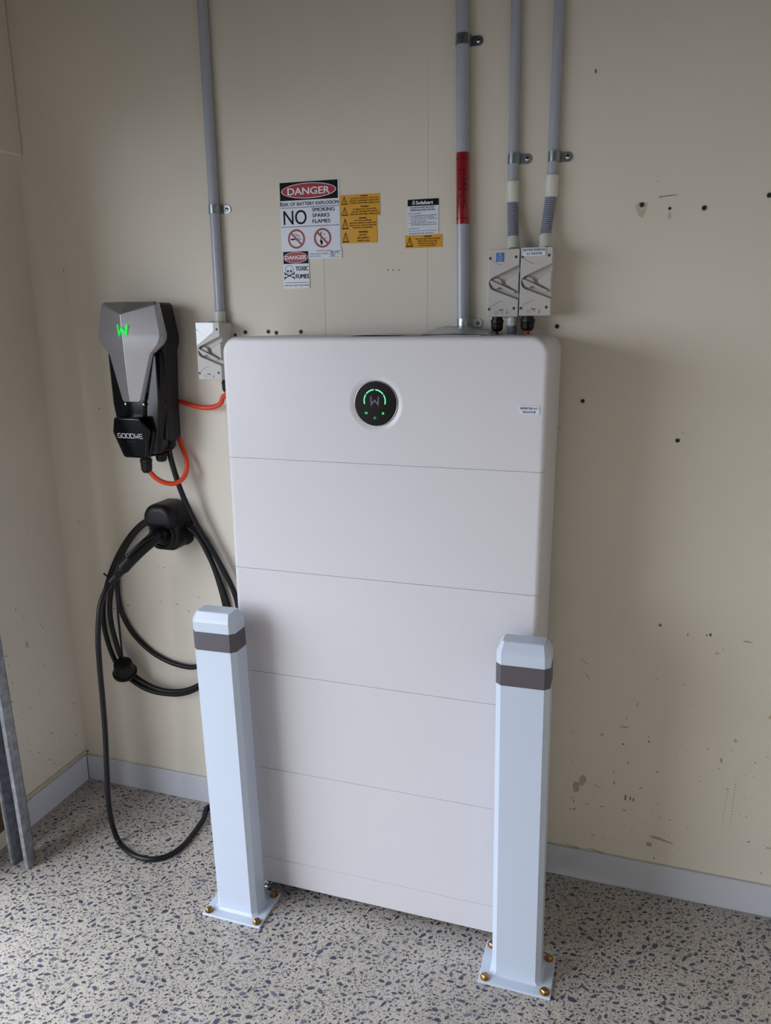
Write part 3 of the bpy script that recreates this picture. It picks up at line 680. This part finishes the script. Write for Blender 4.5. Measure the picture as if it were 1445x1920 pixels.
# ------------------------------------------------------------------ wall charger
CX = -0.411
def charger():
    t = thing('ev_charger', 'black wall charger with angular silver front and glowing green letter W', 'car charger', (CX, 0.29, 1.24))
    X = lambda u: CX+u
    # mounting bracket and rear housing
    G().box(X(-.060), X(.060), 0.288, WY, 1.345, 1.385, 0.003, 1).build('wall_bracket', 'black_matt', t)
    G().box(X(-.060), X(.060), 0.288, WY, 1.505, 1.62, 0.003, 1).build('wall_bracket', 'black_matt', t)
    half = [(.083, 1.690), (.091, 1.684), (.1065, 1.600), (.1065, 1.578), (.0985, 1.555), (.0900, 1.40), (.0885, 1.300), (.084, 1.292)]
    out = [(X(-u), z) for u, z in half]+[(X(u), z) for u, z in reversed(half)]
    G().prism(out, 0.228, 0.290, 0.006, 3).build('rear_housing', 'black_matt', t, smooth=20)
    half = [(.030, 1.560), (.090, 1.552), (.088, 1.40), (.078, 1.33), (.068, 1.262), (.056, 1.248)]
    out = [(X(-u), z) for u, z in half]+[(X(u), z) for u, z in reversed(half)]
    G().prism(out, 0.207, 0.275, 0.016, 4).build('front_housing', 'black_gloss', t, smooth=50)
    # lower neck the silver cover sits on
    half = [(.050, 1.57), (.060, 1.54), (.034, 1.400), (.030, 1.34)]
    out = [(X(-u), z) for u, z in half]+[(X(u), z) for u, z in reversed(half)]
    G().prism(out, 0.198, 0.215, 0.006, 3).build('neck', 'black_gloss', t, smooth=40)
    # silver faceted cover
    O = [(-.086, .214, 1.6925), (-.0925, .214, 1.686), (-.1075, .216, 1.603), (-.1065, .216, 1.590), (-.099, .214, 1.573), (-.0735, .206, 1.546), (-.069, .205, 1.537), (-.0345, .196, 1.414), (-.0290, .196, 1.408)]
    ol = O+[(-x, y, z) for x, y, z in reversed(O)]; n = len(ol)
    top = [(0, .205, 1.6885)]
    apex, rb = (0, .168, 1.657), (0, .1760, 1.412)
    ins = []
    cen = np.array([0, 0, 1.56])
    for x, y, z in ol:
        k = 0.955 if z > 1.5 else 0.87
        ins.append((x*k, 0.184+(z-1.41)/0.28*0.020, z-0.004 if z > 1.66 else (z+0.003 if z < 1.60 else z)))
    V = [(X(x), y+0.012, z) for x, y, z in ol]+[(X(x), y, z) for x, y, z in ol]+[(X(x), y, z) for x, y, z in ins]
    F = []
    for a in (0, n):
        for i in range(n):
            j = (i+1) % n; F.append((a+i, a+j, a+n+j, a+n+i))
    ia = len(V); V.append((X(apex[0]), apex[1], apex[2])); ib = len(V); V.append((X(rb[0]), rb[1], rb[2]))
    b = 2*n; h = n//2
    rid = []
    for i in range(h):
        z = ins[i][2]
        if i < 2: rid.append(ia)
        elif i == h-1: rid.append(ib)
        else:
            tz = (apex[2]-z)/(apex[2]-rb[2]); rid.append(len(V)); V.append((X(0), apex[1]+(rb[1]-apex[1])*tz, z))
    tp = len(V); V.append((X(0), 0.200, 1.6925))
    F += [(b+0, ia, tp), (tp, ia, b+n-1)]
    for i in range(h-1):
        if rid[i] == rid[i+1]: F += [(b+i, b+i+1, rid[i]), (b+n-1-i, rid[i], b+n-2-i)]
        else: F += [(b+i, b+i+1, rid[i+1], rid[i]), (b+n-1-i, rid[i], rid[i+1], b+n-2-i)]
    F += [(b+h-1, b+h, ib), (n+0, b+0, tp), (n+0, tp, b+n-1, 2*n-1)]
    F = [q for q in F if q != (n+n-1, n+0, b+0, b+n-1)]
    F.append(tuple(reversed(range(n))))
    G().add(V, F).build('front_cover', 'silver', t, smooth=6, label='angular silver cover with centre ridge')
    # fine bright ridge
    def on(x, z):   # depth on the facets
        tz = (apex[2]-z)/(apex[2]-rb[2]); yr = apex[1]+(rb[1]-apex[1])*tz
        e = 0.1000 if z > 1.57 else 0.07
        ye = 0.198
        return yr+(ye-yr)*min(1, abs(x)/e)
    G().tube([(CX, apex[1]+.0003, apex[2]-.001), (CX, rb[1]+.0003, rb[2]+.02)], .0012, 8).build('ridge_line', 'chrome', t, smooth=60)
    # green W, folded over the ridge
    pts = [(-.0150, .0145), (-.0120, -.0125), (0, .0030), (.0120, -.0125), (.0150, .0145)]; zc = 1.615; w = 0.0066
    g = G(); r = G().ribbon(pts, w, 0.0)
    G2 = [(CX+q[0], on(q[0], zc+q[2])-0.0026, zc+q[2]) for q in r.v]; g.add(G2, r.f)
    g.build('logo', 'glow_green', t, label='glowing green letter W')
    # screws and chrome badge under the cover
    for s in (-1, 1): G().lathe((X(s*.031), .1985, 1.402), (0, -1, 0), [(0, .0042), (.002, .0040), (.003, .0022)], 14).build('screw', 'chrome', t, smooth=40)
    # socket cover with lettering
    half = [(.040, 1.366), (.047, 1.362), (.0600, 1.324), (.0595, 1.316), (.042, 1.247), (.036, 1.242)]
    ox = -0.009
    out = [(X(ox-u), z) for u, z in half]+[(X(ox+u), z) for u, z in reversed(half)]
    sc = G().prism(out, 0.166, 0.210, 0.007, 4); lean = lambda q: (q[0], q[1]+(1.366-q[2])*0.20 if q[1] < 0.2 else q[1], q[2]); sc.v = [lean(q) for q in sc.v]
    s = sc.build('socket_cover', 'black_gloss', t, smooth=50)
    half = [(.046, 1.345), (.066, 1.32), (.064, 1.30), (.046, 1.246)]
    out = [(X(ox-u), z) for u, z in half]+[(X(ox+u), z) for u, z in reversed(half)]
    G().prism(out, 0.200, 0.235, 0.006, 3).build('socket_surround', 'black_gloss', t, smooth=50)
    g = G(); gw, gh, st = .0108, .0128, .0016; xx = X(ox-.0420); zz = 1.3045
    strokes = {'G': [[(1, 1), (.12, 1), (0, .88), (0, .12), (.12, 0), (.88, 0), (1, .12), (1, .48), (.5, .48)]], 'O': [[(.5, 1), (.12, 1), (0, .88), (0, .12), (.12, 0), (.88, 0), (1, .12), (1, .88), (.88, 1), (.48, 1)]],
               'D': [[(0, 0), (0, 1), (.85, 1), (1, .85), (1, .15), (.85, 0), (-.08, 0)]], 'W': [[(0, 1.06), (.12, 0), (.5, .5), (.88, 0), (1, 1.06)]], 'E': [[(1, 1), (.15, 1), (0, .85), (0, .15), (.15, 0), (1, 0)], [(0, .5), (1, .5)]]}
    for k, ch in enumerate('GOODWE'):
        for pl_ in strokes[ch]: g.ribbon([(xx+k*.0147+p_[0]*gw, zz+p_[1]*gh) for p_ in pl_], st, .1656)
    g.v = [lean((q[0], q[1], q[2])) for q in g.v]; g.v = [(q[0], q[1]-.0006, q[2]) for q in g.v]; g.build('lettering', 'ink_white', s, label='white brand lettering')
    g = G(); text_into(g, 'EV AC', X(ox-.012), X(ox+.012), 1.291, .0055, .1650); g.v = [lean(q) for q in g.v]; g.build('small_lettering', 'ink_faint', s)
    gland(t, X(.006), 0.222, 1.246, 0.0180, 0.052)
    gland(t, X(.045), 0.245, 1.252, 0.0175, 0.026)
    gland(t, X(.070), 0.268, 1.296, 0.0130, 0.030)
    return t
charger()

# orange supply cable from the switch, behind the charger and round to its gland
oc = thing('cable', 'orange power cable looping under the charger to the switch', 'cable', (-0.33, 0.312, 1.20))
pts = [(-0.156, .288, 1.440), (-0.156, .288, 1.425)]+[P(*q) for q in [(418.5, 744, .290), (413, 757, .292), (398, 763.5, .296), (378, 764, .302), (358, 759, .308), (338, 753.5, .3125)]]
pts += [(-.385, .3135, 1.398), (-.425, .3135, 1.375), (-.440, .3135, 1.335), (-.415, .3135, 1.305)]
pts += [P(*q) for q in [(331, 819, .3125), (341, 838, .308), (349.5, 862, .298), (350, 882, .286), (342, 898, .272), (327, 906.5, .258), (309, 905, .245), (293, 897, .234), (281, 885, .224)]]
pts += [(CX+.004, .222, 1.205)]
G().tube(spline(pts, 8), 0.0074, 12).build('sheath', 'orange_cable', oc, smooth=60)

# ------------------------------------------------------------------ plug holder, charging cable
def holder():
    x0, x1, z0, z1 = -0.4400, -0.3310, 0.940, 1.0905; cx = (x0+x1)/2
    t = thing('plug_holder', 'black wall holder with rounded hood for the charging plug', 'plug holder', (cx, WY, z0))
    G().prism(rrect(x0+.010, x1+.004, z0+.004, z1-.030, 0.022, 6), 0.305, WY, 0.004, 3).build('wall_plate', 'black_matt', t, smooth=40)
    # rounded body with a hood over the plug opening
    G().prism(rrect(x0, x1, z0, z1, .04, 10, (.034, .034, .044, .044)), 0.250, 0.318, 0.010, 4).build('socket_body', 'black_matt', t, smooth=40)
    G().prism(rrect(x0-.0015, x1+.0015, z0+.072, z1+.0015, .02, 10, (.030, .030, .046, .046)), 0.224, 0.319, 0.022, 8).build('hood', 'black_matt', t, smooth=30)
    G().lathe((cx, .251, z0+.050), (0, -1, 0), [(0, .044), (.006, .043), (.008, .036), (.002, .034)], 30).build('socket_collar', 'black_matt', t, smooth=40)
holder()

CR = 0.0084
def charging_cable():
    t = thing('charging_cable', 'coiled black charging cable with plug, hung on the wall holder', 'charging cable', (-0.42, 0.30, 0.0))
    H = lambda x, y, z: np.array((x, y, z))
    y1, y2, y3 = .3195, .300, .310
    pts = [H(CX+.070, .268, 1.270), P(318, 850, .268), P(339, 920, .272), P(369, 984, .282), P(405, 1044, .292), P(438, 1108, .300)]
    pts += [P(447, 1150, .300), P(445, 1200, .300), P(426, 1245, .300), P(399, 1274, .301)]                      # hidden by the battery and bollard
    pts += [P(371, 1290, .302), P(349, 1299, .302), P(323, 1301.5, .302), P(283, 1295, .302), P(247, 1275, .304), P(219, 1245, .306), P(199, 1192, .310), P(193, 1141, .312), P(200, 1099, .312), P(216, 1053, .312), P(238, 1013, .312), P(262, 985, .312), P(285, 972, .312)]
    pts += [P(312, 966, .312), P(340, 977, .312), P(368, 997, .312), P(389, 1035, .312), P(405, 1075, .312), P(418, 1119, .312), P(424, 1150, .312)]
    pts += [P(428, 1180, .312), P(420, 1215, .313), P(396, 1241, .315)]
    pts += [P(368, 1250, .316), P(349, 1250, .317), P(318, 1241, .3195), P(283, 1221, .3195), P(250, 1188, .3195), P(229, 1150, .318), P(221, 1113, .316), P(221, 1079, .314), P(229, 1040, .300), P(247, 1008, .296), P(268, 985, .294), P(290, 976, .294)]
    pts += [P(315, 972, .294), P(345, 984, .294), P(370, 1004, .294), P(392, 1043, .294), P(410, 1085, .294), P(426, 1130, .294)]
    pts += [P(438, 1180, .294), H(-.115, .292, .40), H(-.11, .292, .16), H(-.16, .30, .03), H(-.24, .302, CR+.001)]
    fl = lambda px, py: PZ(px, py, CR+.0005)
    pts += [fl(392, 1512), fl(381, 1536), fl(364, 1561), fl(346, 1583), fl(327, 1598), fl(305, 1608), fl(280, 1611), fl(255, 1605), fl(235, 1592), fl(221, 1575)]
    pts += [PX(209, 1540, -.517), PX(203, 1500, -.52), PX(200, 1440, -.52), PX(197, 1370, -.518), PX(192, 1307, -.515), PX(187, 1252, -.51), PX(184, 1197, -.507), PX(187, 1141, -.503)]
    end = PX(207, 1093, -.495); pts += [PX(196, 1112, -.499), end]
    G().tube(spline(pts, 9), CR, 12).build('cable', 'rubber', t, smooth=60)
    # second loop that shares the upper arch and ends in the tied bundle
    e2 = [P(207, 1132, .296), P(203, 1160, .296)]
    lp = [P(246, 1006, .298), P(226, 1040, .298), P(212, 1085, .297), P(206, 1130, .297), P(208, 1165, .297), P(215, 1195, .297), P(226, 1230, .294), P(240, 1255, .294), P(258, 1272, .294), P(287, 1288.5, .295), P(316, 1296, .297), P(345, 1295, .298), P(370, 1286, .298), P(396, 1268, .298), P(420, 1235, .296), P(436, 1180, .295)]
    G().tube(spline(lp, 9), CR, 12).build('cable_loop', 'rubber', t, smooth=60)
    # plug: grip bent down and outwards from the holder
    a = np.array((-.3855, .250, .998)); g0 = a+np.array((-.004, -.055, -.006))
    e = end
    k1 = P(262, 1032, .165); k2 = P(238, 1056, .140)
    path = spline([a+np.array((0, .02, 0)), a+np.array((-.002, -.028, 0)), P(287, 1010, .195), k1, k2, P(225, 1070, .128)], 8)
    m = len(path); rr = []
    for i in range(m):
        s = i/(m-1); rr.append(0.0315-0.0105*min(1, s/0.35) if s < .35 else 0.021-0.001*math.sin((s-.35)*5) if s < .9 else 0.021-0.05*(s-.9))
    pg = G().tube(path, rr, 20).build('plug', 'black_matt', t, smooth=60, label='moulded black plug grip')
    G().tube(spline([P(288, 1003, .172), P(268, 1016, .152), P(250, 1032, .135), P(238, 1046, .125)], 6), 0.0065, 10).build('grip_spine', 'black_gloss', pg, smooth=60)
    e0 = P(228, 1067, .130)
    pth = spline([e0, P(219, 1079, .132), end], 8); n = len(pth)
    G().tube(pth, [0.0155-0.006*i/(n-1)+(0.0010 if i % 3 == 0 else 0) for i in range(n)], 16).build('strain_relief', 'rubber', pg, smooth=50)
    # dust cap on its tether
    c0 = P(232, 1252, .262); ax = np.array((0.05, -0.55, -0.55)); ax /= np.linalg.norm(ax)
    ax2 = np.array((0.12, -0.30, 0.85)); ax2 /= np.linalg.norm(ax2)
    cp = G().lathe(c0-ax2*.030, ax2, [(0, .020), (.001, .0385), (.006, .0400), (.013, .0400), (.014, .0355), (.030, .0335), (.052, .0295), (.056, .024)], 32).build('dust_cap', 'black_matt', t, smooth=40, label='black rubber dust cap')
    G().tube(spline([P(214, 1092, .150), P(219, 1120, .175), P(222, 1160, .215), P(226, 1200, .245), P(230, 1235, .262)], 8), 0.0034, 8).build('tether', 'rubber', cp, smooth=60)
    # cable tie round the bundle
    q = P(213, 1084, .292)
    G().tube([P(204, 1083, .290), P(199, 1079, .285), P(194, 1075, .280)], 0.0030, 8).build('cable_tie', 'rubber', t, smooth=60)
charging_cable()

# ------------------------------------------------------------------ signs
YS = WY-0.0016
def sign(name, label, cat, x0, x1, z0, z1, material, group=None, y=YS, rot=0.0):
    t = thing(name, label, cat, ((x0+x1)/2, WY, z0), group)
    pn = G().box(x0, x1, y, WY, z0, z1).build('panel', material, t)
    return t, pn, y-0.0003
def prints(t, m, fn, name='lettering'):
    g = G(); fn(g); return g.build(name, m, t)
def ellipse(g, cx, cz, rx, rz, y): g.disc(cx, cz, rx, y, 48, rz)

def danger_big():
    x0, x1, z0, z1 = .0205, .1960, 1.8235, 2.0025
    t, p, y = sign('danger_sign', 'large white sign with black and red DANGER header and two prohibition symbols', 'sign', x0, x1, z0, z1, 'sign_white')
    w = x1-x0; h = z1-z0; X = lambda u: x0+u*w; Z = lambda v: z0+v*h
    G().rect(X(.005), X(.975), Z(.735), Z(.995), y).build('header_band', 'ink_black', t)
    hd = G(); ellipse(hd, X(.49), Z(.865), .458*w, .110*h, y-.0002); hd.build('header_outline', 'ink_white', t)
    hd = G(); ellipse(hd, X(.49), Z(.865), .445*w, .101*h, y-.0004); hd.build('header_oval', 'sign_red', t)
    prints(t, 'ink_white', lambda g: text_into(g, 'DANGER', X(.14), X(.84), Z(.812), .098*h, y-.0006, .012))
    def body(g):
        text_into(g, 'R', X(.005), X(.052), Z(.655), .062*h, y, .01); text_into(g, 'ISK OF BATTERY EXPLOSION', X(.058), X(.985), Z(.658), .048*h, y, .012)
        g.rect(X(.01), X(.99), Z(.628), Z(.635), y); g.rect(X(.01), X(.99), Z(.352), Z(.359), y)
        text_into(g, 'NO', X(.055), X(.445), Z(.388), .205*h, y, .004)
        for i, s in enumerate(('SMOKING', 'SPARKS', 'FLAMES')): text_into(g, s, X(.545), X(.545+(.37, .285, .295)[i]), Z(.562-.0825*i), .052*h, y, .014)
    prints(t, 'ink_black', body)
    for k, cxx in enumerate((.262, .705)):
        cx, cz, R = X(cxx), Z(.178), .0255
        g = G()
        if k == 0:
            g.rect(cx-.0175, cx-.004, cz-.0028, cz+.0012, y); g.ring(cx+.006, cz-.001, .0001, .0001, y, 3)
            for dx in (.004, .008, .012): g.rect(cx+dx-.0006, cx+dx+.0006, cz-.0028, cz+.0012, y)
            g.rect(cx-.004, cx+.014, cz+.0006, cz+.0012, y); g.rect(cx-.004, cx+.014, cz-.0028, cz-.0022, y)
            for dz in (0, .004): g.ribbon([(cx-.004+dz, cz+.0145-dz*.3), (cx-.001+dz, cz+.009), (cx+.005+dz, cz+.0085), (cx+.0075+dz, cz+.004)], .0011, y)
        else:
            g.ribbon([(cx-.003, cz-.018), (cx-.007, cz-.008), (cx-.003, cz+.004), (cx-.006, cz+.012), (cx-.001, cz+.016)], .0022, y)
            g.disc(cx-.003, cz-.0115, .0035, y, 12, .006); g.ring(cx+.006, cz+.009, .003, .0018, y, 14, 0.3, 4.5); g.ring(cx+.010, cz-.003, .004, .0028, y, 14, 0.3, 3.5)
        g.build('pictogram', 'ink_black', t)
        r = G().ring(cx, cz, R, R-.0052, y-.0002, 40); d = (R-.003)*0.7071
        r.ribbon([(cx-d, cz+d), (cx+d, cz-d)], .0048, y-.0004); r.build('prohibition_ring', 'sign_red', t)
danger_big()

def danger_small():
    x0, x1, z0, z1 = .0235, .1020, 1.7245, 1.8235
    t, p, y = sign('toxic_sign', 'narrow white TOXIC FUMES sign with skull and small DANGER header', 'sign', x0, x1, z0, z1, 'sign_white', y=WY-.0024)
    w = x1-x0; h = z1-z0; X = lambda u: x0+u*w; Z = lambda v: z0+v*h
    G().rect(X(.02), X(.985), Z(.665), Z(.99), y).build('header_band', 'ink_black', t)
    g = G(); ellipse(g, X(.50), Z(.83), .465*w, .148*h, y-.0002); g.build('header_outline', 'ink_white', t)
    g = G(); ellipse(g, X(.50), Z(.83), .450*w, .136*h, y-.0004); g.build('header_oval', 'sign_red', t)
    prints(t, 'ink_white', lambda g: text_into(g, 'DANGER', X(.10), X(.90), Z(.778), .105*h, y-.0006, .016))
    def body(g):
        text_into(g, 'TOXIC', X(.48), X(.965), Z(.475), .115*h, y, .018); text_into(g, 'FUMES', X(.48), X(.985), Z(.265), .115*h, y, .018)
        g.rect(X(.06), X(.97), Z(.150), Z(.162), y); text_into(g, 'FIRE WILL CAUSE TOXIC FUMES', X(.05), X(.97), Z(.062), .036*h, y, .012)
        cx, cz = X(.235), Z(.475)
        g.ring(cx, cz+.003, .0125, .0113, y, 28, -0.5, PI+.5)
        g.ribbon([(cx-.0105, cz-.003), (cx-.0065, cz-.007), (cx-.006, cz-.012), (cx+.006, cz-.012), (cx+.0065, cz-.007), (cx+.0105, cz-.003)], .0012, y)
        for s in (-1, 1):
            g.disc(cx+s*.0045, cz-.0005, .0029, y, 14)
            g.ribbon([(cx-s*.0135, cz-.019), (cx+s*.0135, cz-.007)], .0022, y); g.disc(cx+s*.0145, cz-.0052, .0021, y, 10); g.disc(cx-s*.0145, cz-.0205, .0021, y, 10); g.disc(cx+s*.0130, cz-.0090, .0022, y, 10); g.disc(cx-s*.0130, cz-.0172, .0022, y, 10)
        g.poly([(cx-.0015, cz-.0065), (cx+.0015, cz-.0065), (cx, cz-.0035)], y)
        for dx in (-.003, 0, .003): g.rect(cx+dx-.0003, cx+dx+.0003, cz-.0118, cz-.009, y)
    prints(t, 'ink_black', body)
danger_small()

def supply_sign():
    x0, x1, z0, z1 = .1020, .1995, 1.8010, 1.8280
    t, p, y = sign('supply_sign', 'small white BATTERY SUPPLY plate with handwritten figures', 'sign', x0, x1, z0, z1, 'sign_white', y=WY-.0028)
    w = x1-x0; h = z1-z0; X = lambda u: x0+u*w; Z = lambda v: z0+v*h
    def body(g):
        text_into(g, 'BATTERY SUPPLY', X(.27), X(.70), Z(.71), .13*h, y); text_into(g, 'SHORT CIRCUIT CURRENT', X(.04), X(.60), Z(.43), .13*h, y); text_into(g, 'MAX D.C. VOLTS', X(.04), X(.37), Z(.20), .13*h, y)
        g.rect(X(.62), X(.95), Z(.40), Z(.42), y); g.rect(X(.62), X(.95), Z(.17), Z(.19), y)
        g.ribbon([(X(.66), Z(.50)), (X(.69), Z(.72)), (X(.70), Z(.48)), (X(.73), Z(.74)), (X(.74), Z(.48)), (X(.77), Z(.66))], .0016, y)
        text_into(g, '642', X(.80), X(.93), Z(.50), .26*h, y); text_into(g, 'A', X(.945), X(.985), Z(.68), .16*h, y); text_into(g, '350', X(.66), X(.80), Z(.20), .20*h, y)
    prints(t, 'ink_black', body)
supply_sign()

def bolt_tri(t, cx, z0, w, h, y):
    g = G(); o = [(cx-w/2, z0), (cx+w/2, z0), (cx, z0+h)]; i = [(cx-w/2*.72, z0+h*.11), (cx+w/2*.72, z0+h*.11), (cx, z0+h*.78)]
    g.add([(p[0], y, p[1]) for p in o+i], [(0, 1, 4, 3), (1, 2, 5, 4), (2, 0, 3, 5)])
    g.ribbon([(cx+w*.05, z0+h*.58), (cx-w*.06, z0+h*.38), (cx+w*.06, z0+h*.38), (cx-w*.01, z0+h*.18)], w*.055, y)
    g.build('hazard_triangle', 'ink_brown', t)
def yellow(label, x0, x1, z0, z1, head, lines, grp='yellow warning plates', tri=True):
    t, p, y = sign('warning_plate', label, 'sign', x0, x1, z0, z1, 'sign_yellow', grp)
    w = x1-x0; h = z1-z0; bolt_tri(t, x0+.0125, z0+h*.10, .0195, h*.80, y); cx = x0+w*.615
    def body(g):
        n = len(lines)+1; step = h*.88/n
        for i, s in enumerate([head]+lines):
            hh = step*(.66 if i == 0 else .60); mx = w*.74; wd = min(mx, len(s)*hh*.80); text_into(g, s, cx-wd/2, cx+wd/2, z1-h*.06-step*(i+1)+step*.25, hh, y, .016)
    prints(t, 'ink_brown', body)
yellow('yellow warning plate, topmost of the four beside the danger sign', .1972, .3090, 1.9345, 1.9606, 'WARNING', ['BATTERY SYSTEM D.C. ISOLATOR', 'DO NOT DE-ENERGISE THE BATTERY', 'SYSTEM BY SWITCHING UNDER LOAD'])
yellow('yellow warning plate, second from the top beside the danger sign', .1978, .3100, 1.9062, 1.9343, 'WARNING', ['PV ARRAY D.C. ISOLATOR', 'DO NOT DE-ENERGISE THE PV', 'ARRAY BY SWITCHING UNDER LOAD'])
yellow('yellow warning plate, third from the top beside the danger sign', .1985, .3010, 1.8715, 1.9060, 'WARNING', ['MULTIPLE SUPPLIES', 'MULTIPLE SUPPLIES CONNECTED', 'ISOLATE ALL SOURCES BEFORE', 'WORKING ON EQUIPMENT'])
yellow('yellow plate reading DO NOT DISCONNECT UNDER LOAD, lowest of the four', .1992, .3018, 1.8378, 1.8713, 'WARNING', ['DO NOT', 'DISCONNECT', 'UNDER LOAD'])
yellow('yellow warning plate directly below the white operating procedure sign', .3792, .4795, 1.8200, 1.8522, 'WARNING', ['MULTIPLE BATTERY SYSTEMS', 'TURN OFF ALL BATTERY', 'SYSTEM ISOLATORS TO', 'ISOLATE EQUIPMENT'])
def procedure():
    x0, x1, z0, z1 = .3862, .4695, 1.8522, 1.9398
    t, p, y = sign('procedure_sign', 'white operating procedure sign with black logo header, beside the red-wrapped conduit', 'sign', x0, x1, z0, z1, 'sign_white')
    w = x1-x0; h = z1-z0; X = lambda u: x0+u*w; Z = lambda v: z0+v*h
    G().rect(X(0), X(1), Z(.815), Z(1), y).build('header_band', 'ink_black', t)
    def hd(g):
        text_into(g, 'Solahart', X(.27), X(.82), Z(.855), .095*h, y-.0003, .022)
        g.ring(X(.195), Z(.895), .0040, .0030, y-.0003, 20, 0.4, 2*PI); g.ring(X(.20), Z(.945), .0026, .0017, y-.0003, 16, 0.3, 4.6); g.disc(X(.205), Z(.895), .0014, y-.0003, 10)
    prints(t, 'ink_white', hd)
    def body(g):
        text_into(g, 'SOLAR PV AND BATTERY', X(.08), X(.88), Z(.745), .045*h, y, .016); text_into(g, 'OPERATING PROCEDURE', X(.08), X(.88), Z(.675), .045*h, y, .016)
        L_ = [('SHUT DOWN', .03, .42, .59), ('1. Turn off MAIN SWITCH INVERTER', .03, .93, .525), ('A.C. ISOLATOR at the switchboard', .12, .86, .475), ('2. Turn off the battery A.C. ISOLATOR', .03, .95, .425), ('located at the inverter', .12, .62, .375), ('3. Turn off the BATTERY SYSTEM D.C.', .03, .92, .320), ('ISOLATORS located at all inverters', .12, .93, .270), ('TO START UP', .04, .36, .165), ('Reverse the shut down procedure', .04, .95, .095), ('FOR SERVICE PHONE: 1800 638 011', .04, .86, .028)]
        for s, a, b, v in L_: text_into(g, s, X(a), X(b), Z(v), .032*h, y, .006)
    prints(t, 'ink_black', body)
procedure()

# ------------------------------------------------------------------ loose sleeve and sheet on the battery, garage door track
def loose():
    q0, q1 = P(786, 628, .14), P(936, 628, .20)
    x0, x1 = q0[0], q1[0]; ya, yb = 0.10, 0.285
    t = thing('plastic_sleeve', 'crumpled clear plastic sleeve lying on top of the battery', 'plastic sleeve', ((x0+x1)/2, (ya+yb)/2, ZT))
    rng = random.Random(4); nx, ny = 22, 12
    g = G(); v = []; f = []
    prof = [(0, 0), (.06, .004), (.18, .016), (.32, .020), (.60, .018), (.75, .013), (.88, .008), (1, .001)]
    for j in range(ny+1):
        for i in range(nx+1):
            u, w = i/nx, j/ny
            z = np.interp(u, [a for a, b in prof], [b for a, b in prof])*(0.25+0.75*math.sin(PI*min(1, w*1.15)*0.5)**1.0)+0.0022*(rng.random()-.3)*(0.2+w)
            v.append((x0+(x1-x0)*u-0.02*w, ya+(yb-ya)*w, ZT+0.0008+max(0, z)))
    for j in range(ny):
        for i in range(nx):
            a = j*(nx+1)+i; f.append((a, a+1, a+nx+2, a+nx+1))
    g.add(v, f); o = g.build('film', 'clear_film', t, smooth=40)
    md = o.modifiers.new('thickness', 'SOLIDIFY'); md.thickness = 0.0003
    G().box(x0+.02, x1-.03, ya+.012, yb-.03, ZT, ZT+.0012).build('leaflet', 'paper', t)
    a, b = P(650, 628, .05), P(790, 626, .05)
    s = G(); n = 14; v = []; f = []
    for i in range(n+1):
        u = i/n; x = a[0]+(b[0]-a[0])*u; z = ZT+0.0004+0.0032*math.sin(PI*min(1, u*1.1))**0.6 if u < .9 else ZT+0.0004+0.001
        for y in (.045, .22): v.append((x, y, z)); 
    for i in range(n): f.append((2*i, 2*i+2, 2*i+3, 2*i+1))
    o = s.add(v, f).build('paper_sheet', 'paper'); tag(o, 'thin pale sheet lying flat on top of the battery beside the plastic sleeve', 'paper')
    md = o.modifiers.new('thickness', 'SOLIDIFY'); md.thickness = 0.0005
loose()

def track():
    t = thing('door_track', 'galvanised steel garage door track standing on the floor at the left edge', 'door track', (-0.725, -0.115, 0))
    x0, x1, yf, yb, th = -0.7530, -0.7045, -0.1400, -0.098, 0.0025; H = 2.35
    G().box(x0, x1, yb-th, yb, 0, H).build('web', 'track_steel', t)
    for xa in (x0, x1-th): G().box(xa, xa+th, yf, yb, 0, H).build('flange', 'track_steel', t)
    g = G().box(x1-th, x1+0.011, yf-th, yf, 0, H); g.box(x1+0.011-th, x1+0.011, yf, yf+0.014, 0, H); g.build('outer_lip', 'track_steel', t)
    G().box(x0-0.008, x0, yf-th, yf, 0, H).build('inner_lip', 'track_steel', t)
    # wall bracket fixing it to the nib wall
    for z in (0.42, 1.25, 2.0):
        G().box(WX+0.004, x0, -0.115, -0.112, z, z+.05).build('bracket', 'track_steel', t)
track()
bpy.data.objects['door_track'].rotation_euler = (0, -0.024, 0)
o = G().box(WX+.001, WX+.055, -0.150, -0.060, 0.10, 0.165, .003, 1).build('timber_block', 'timber'); tag(o, 'small brown timber block on the wall behind the door track', 'timber block')
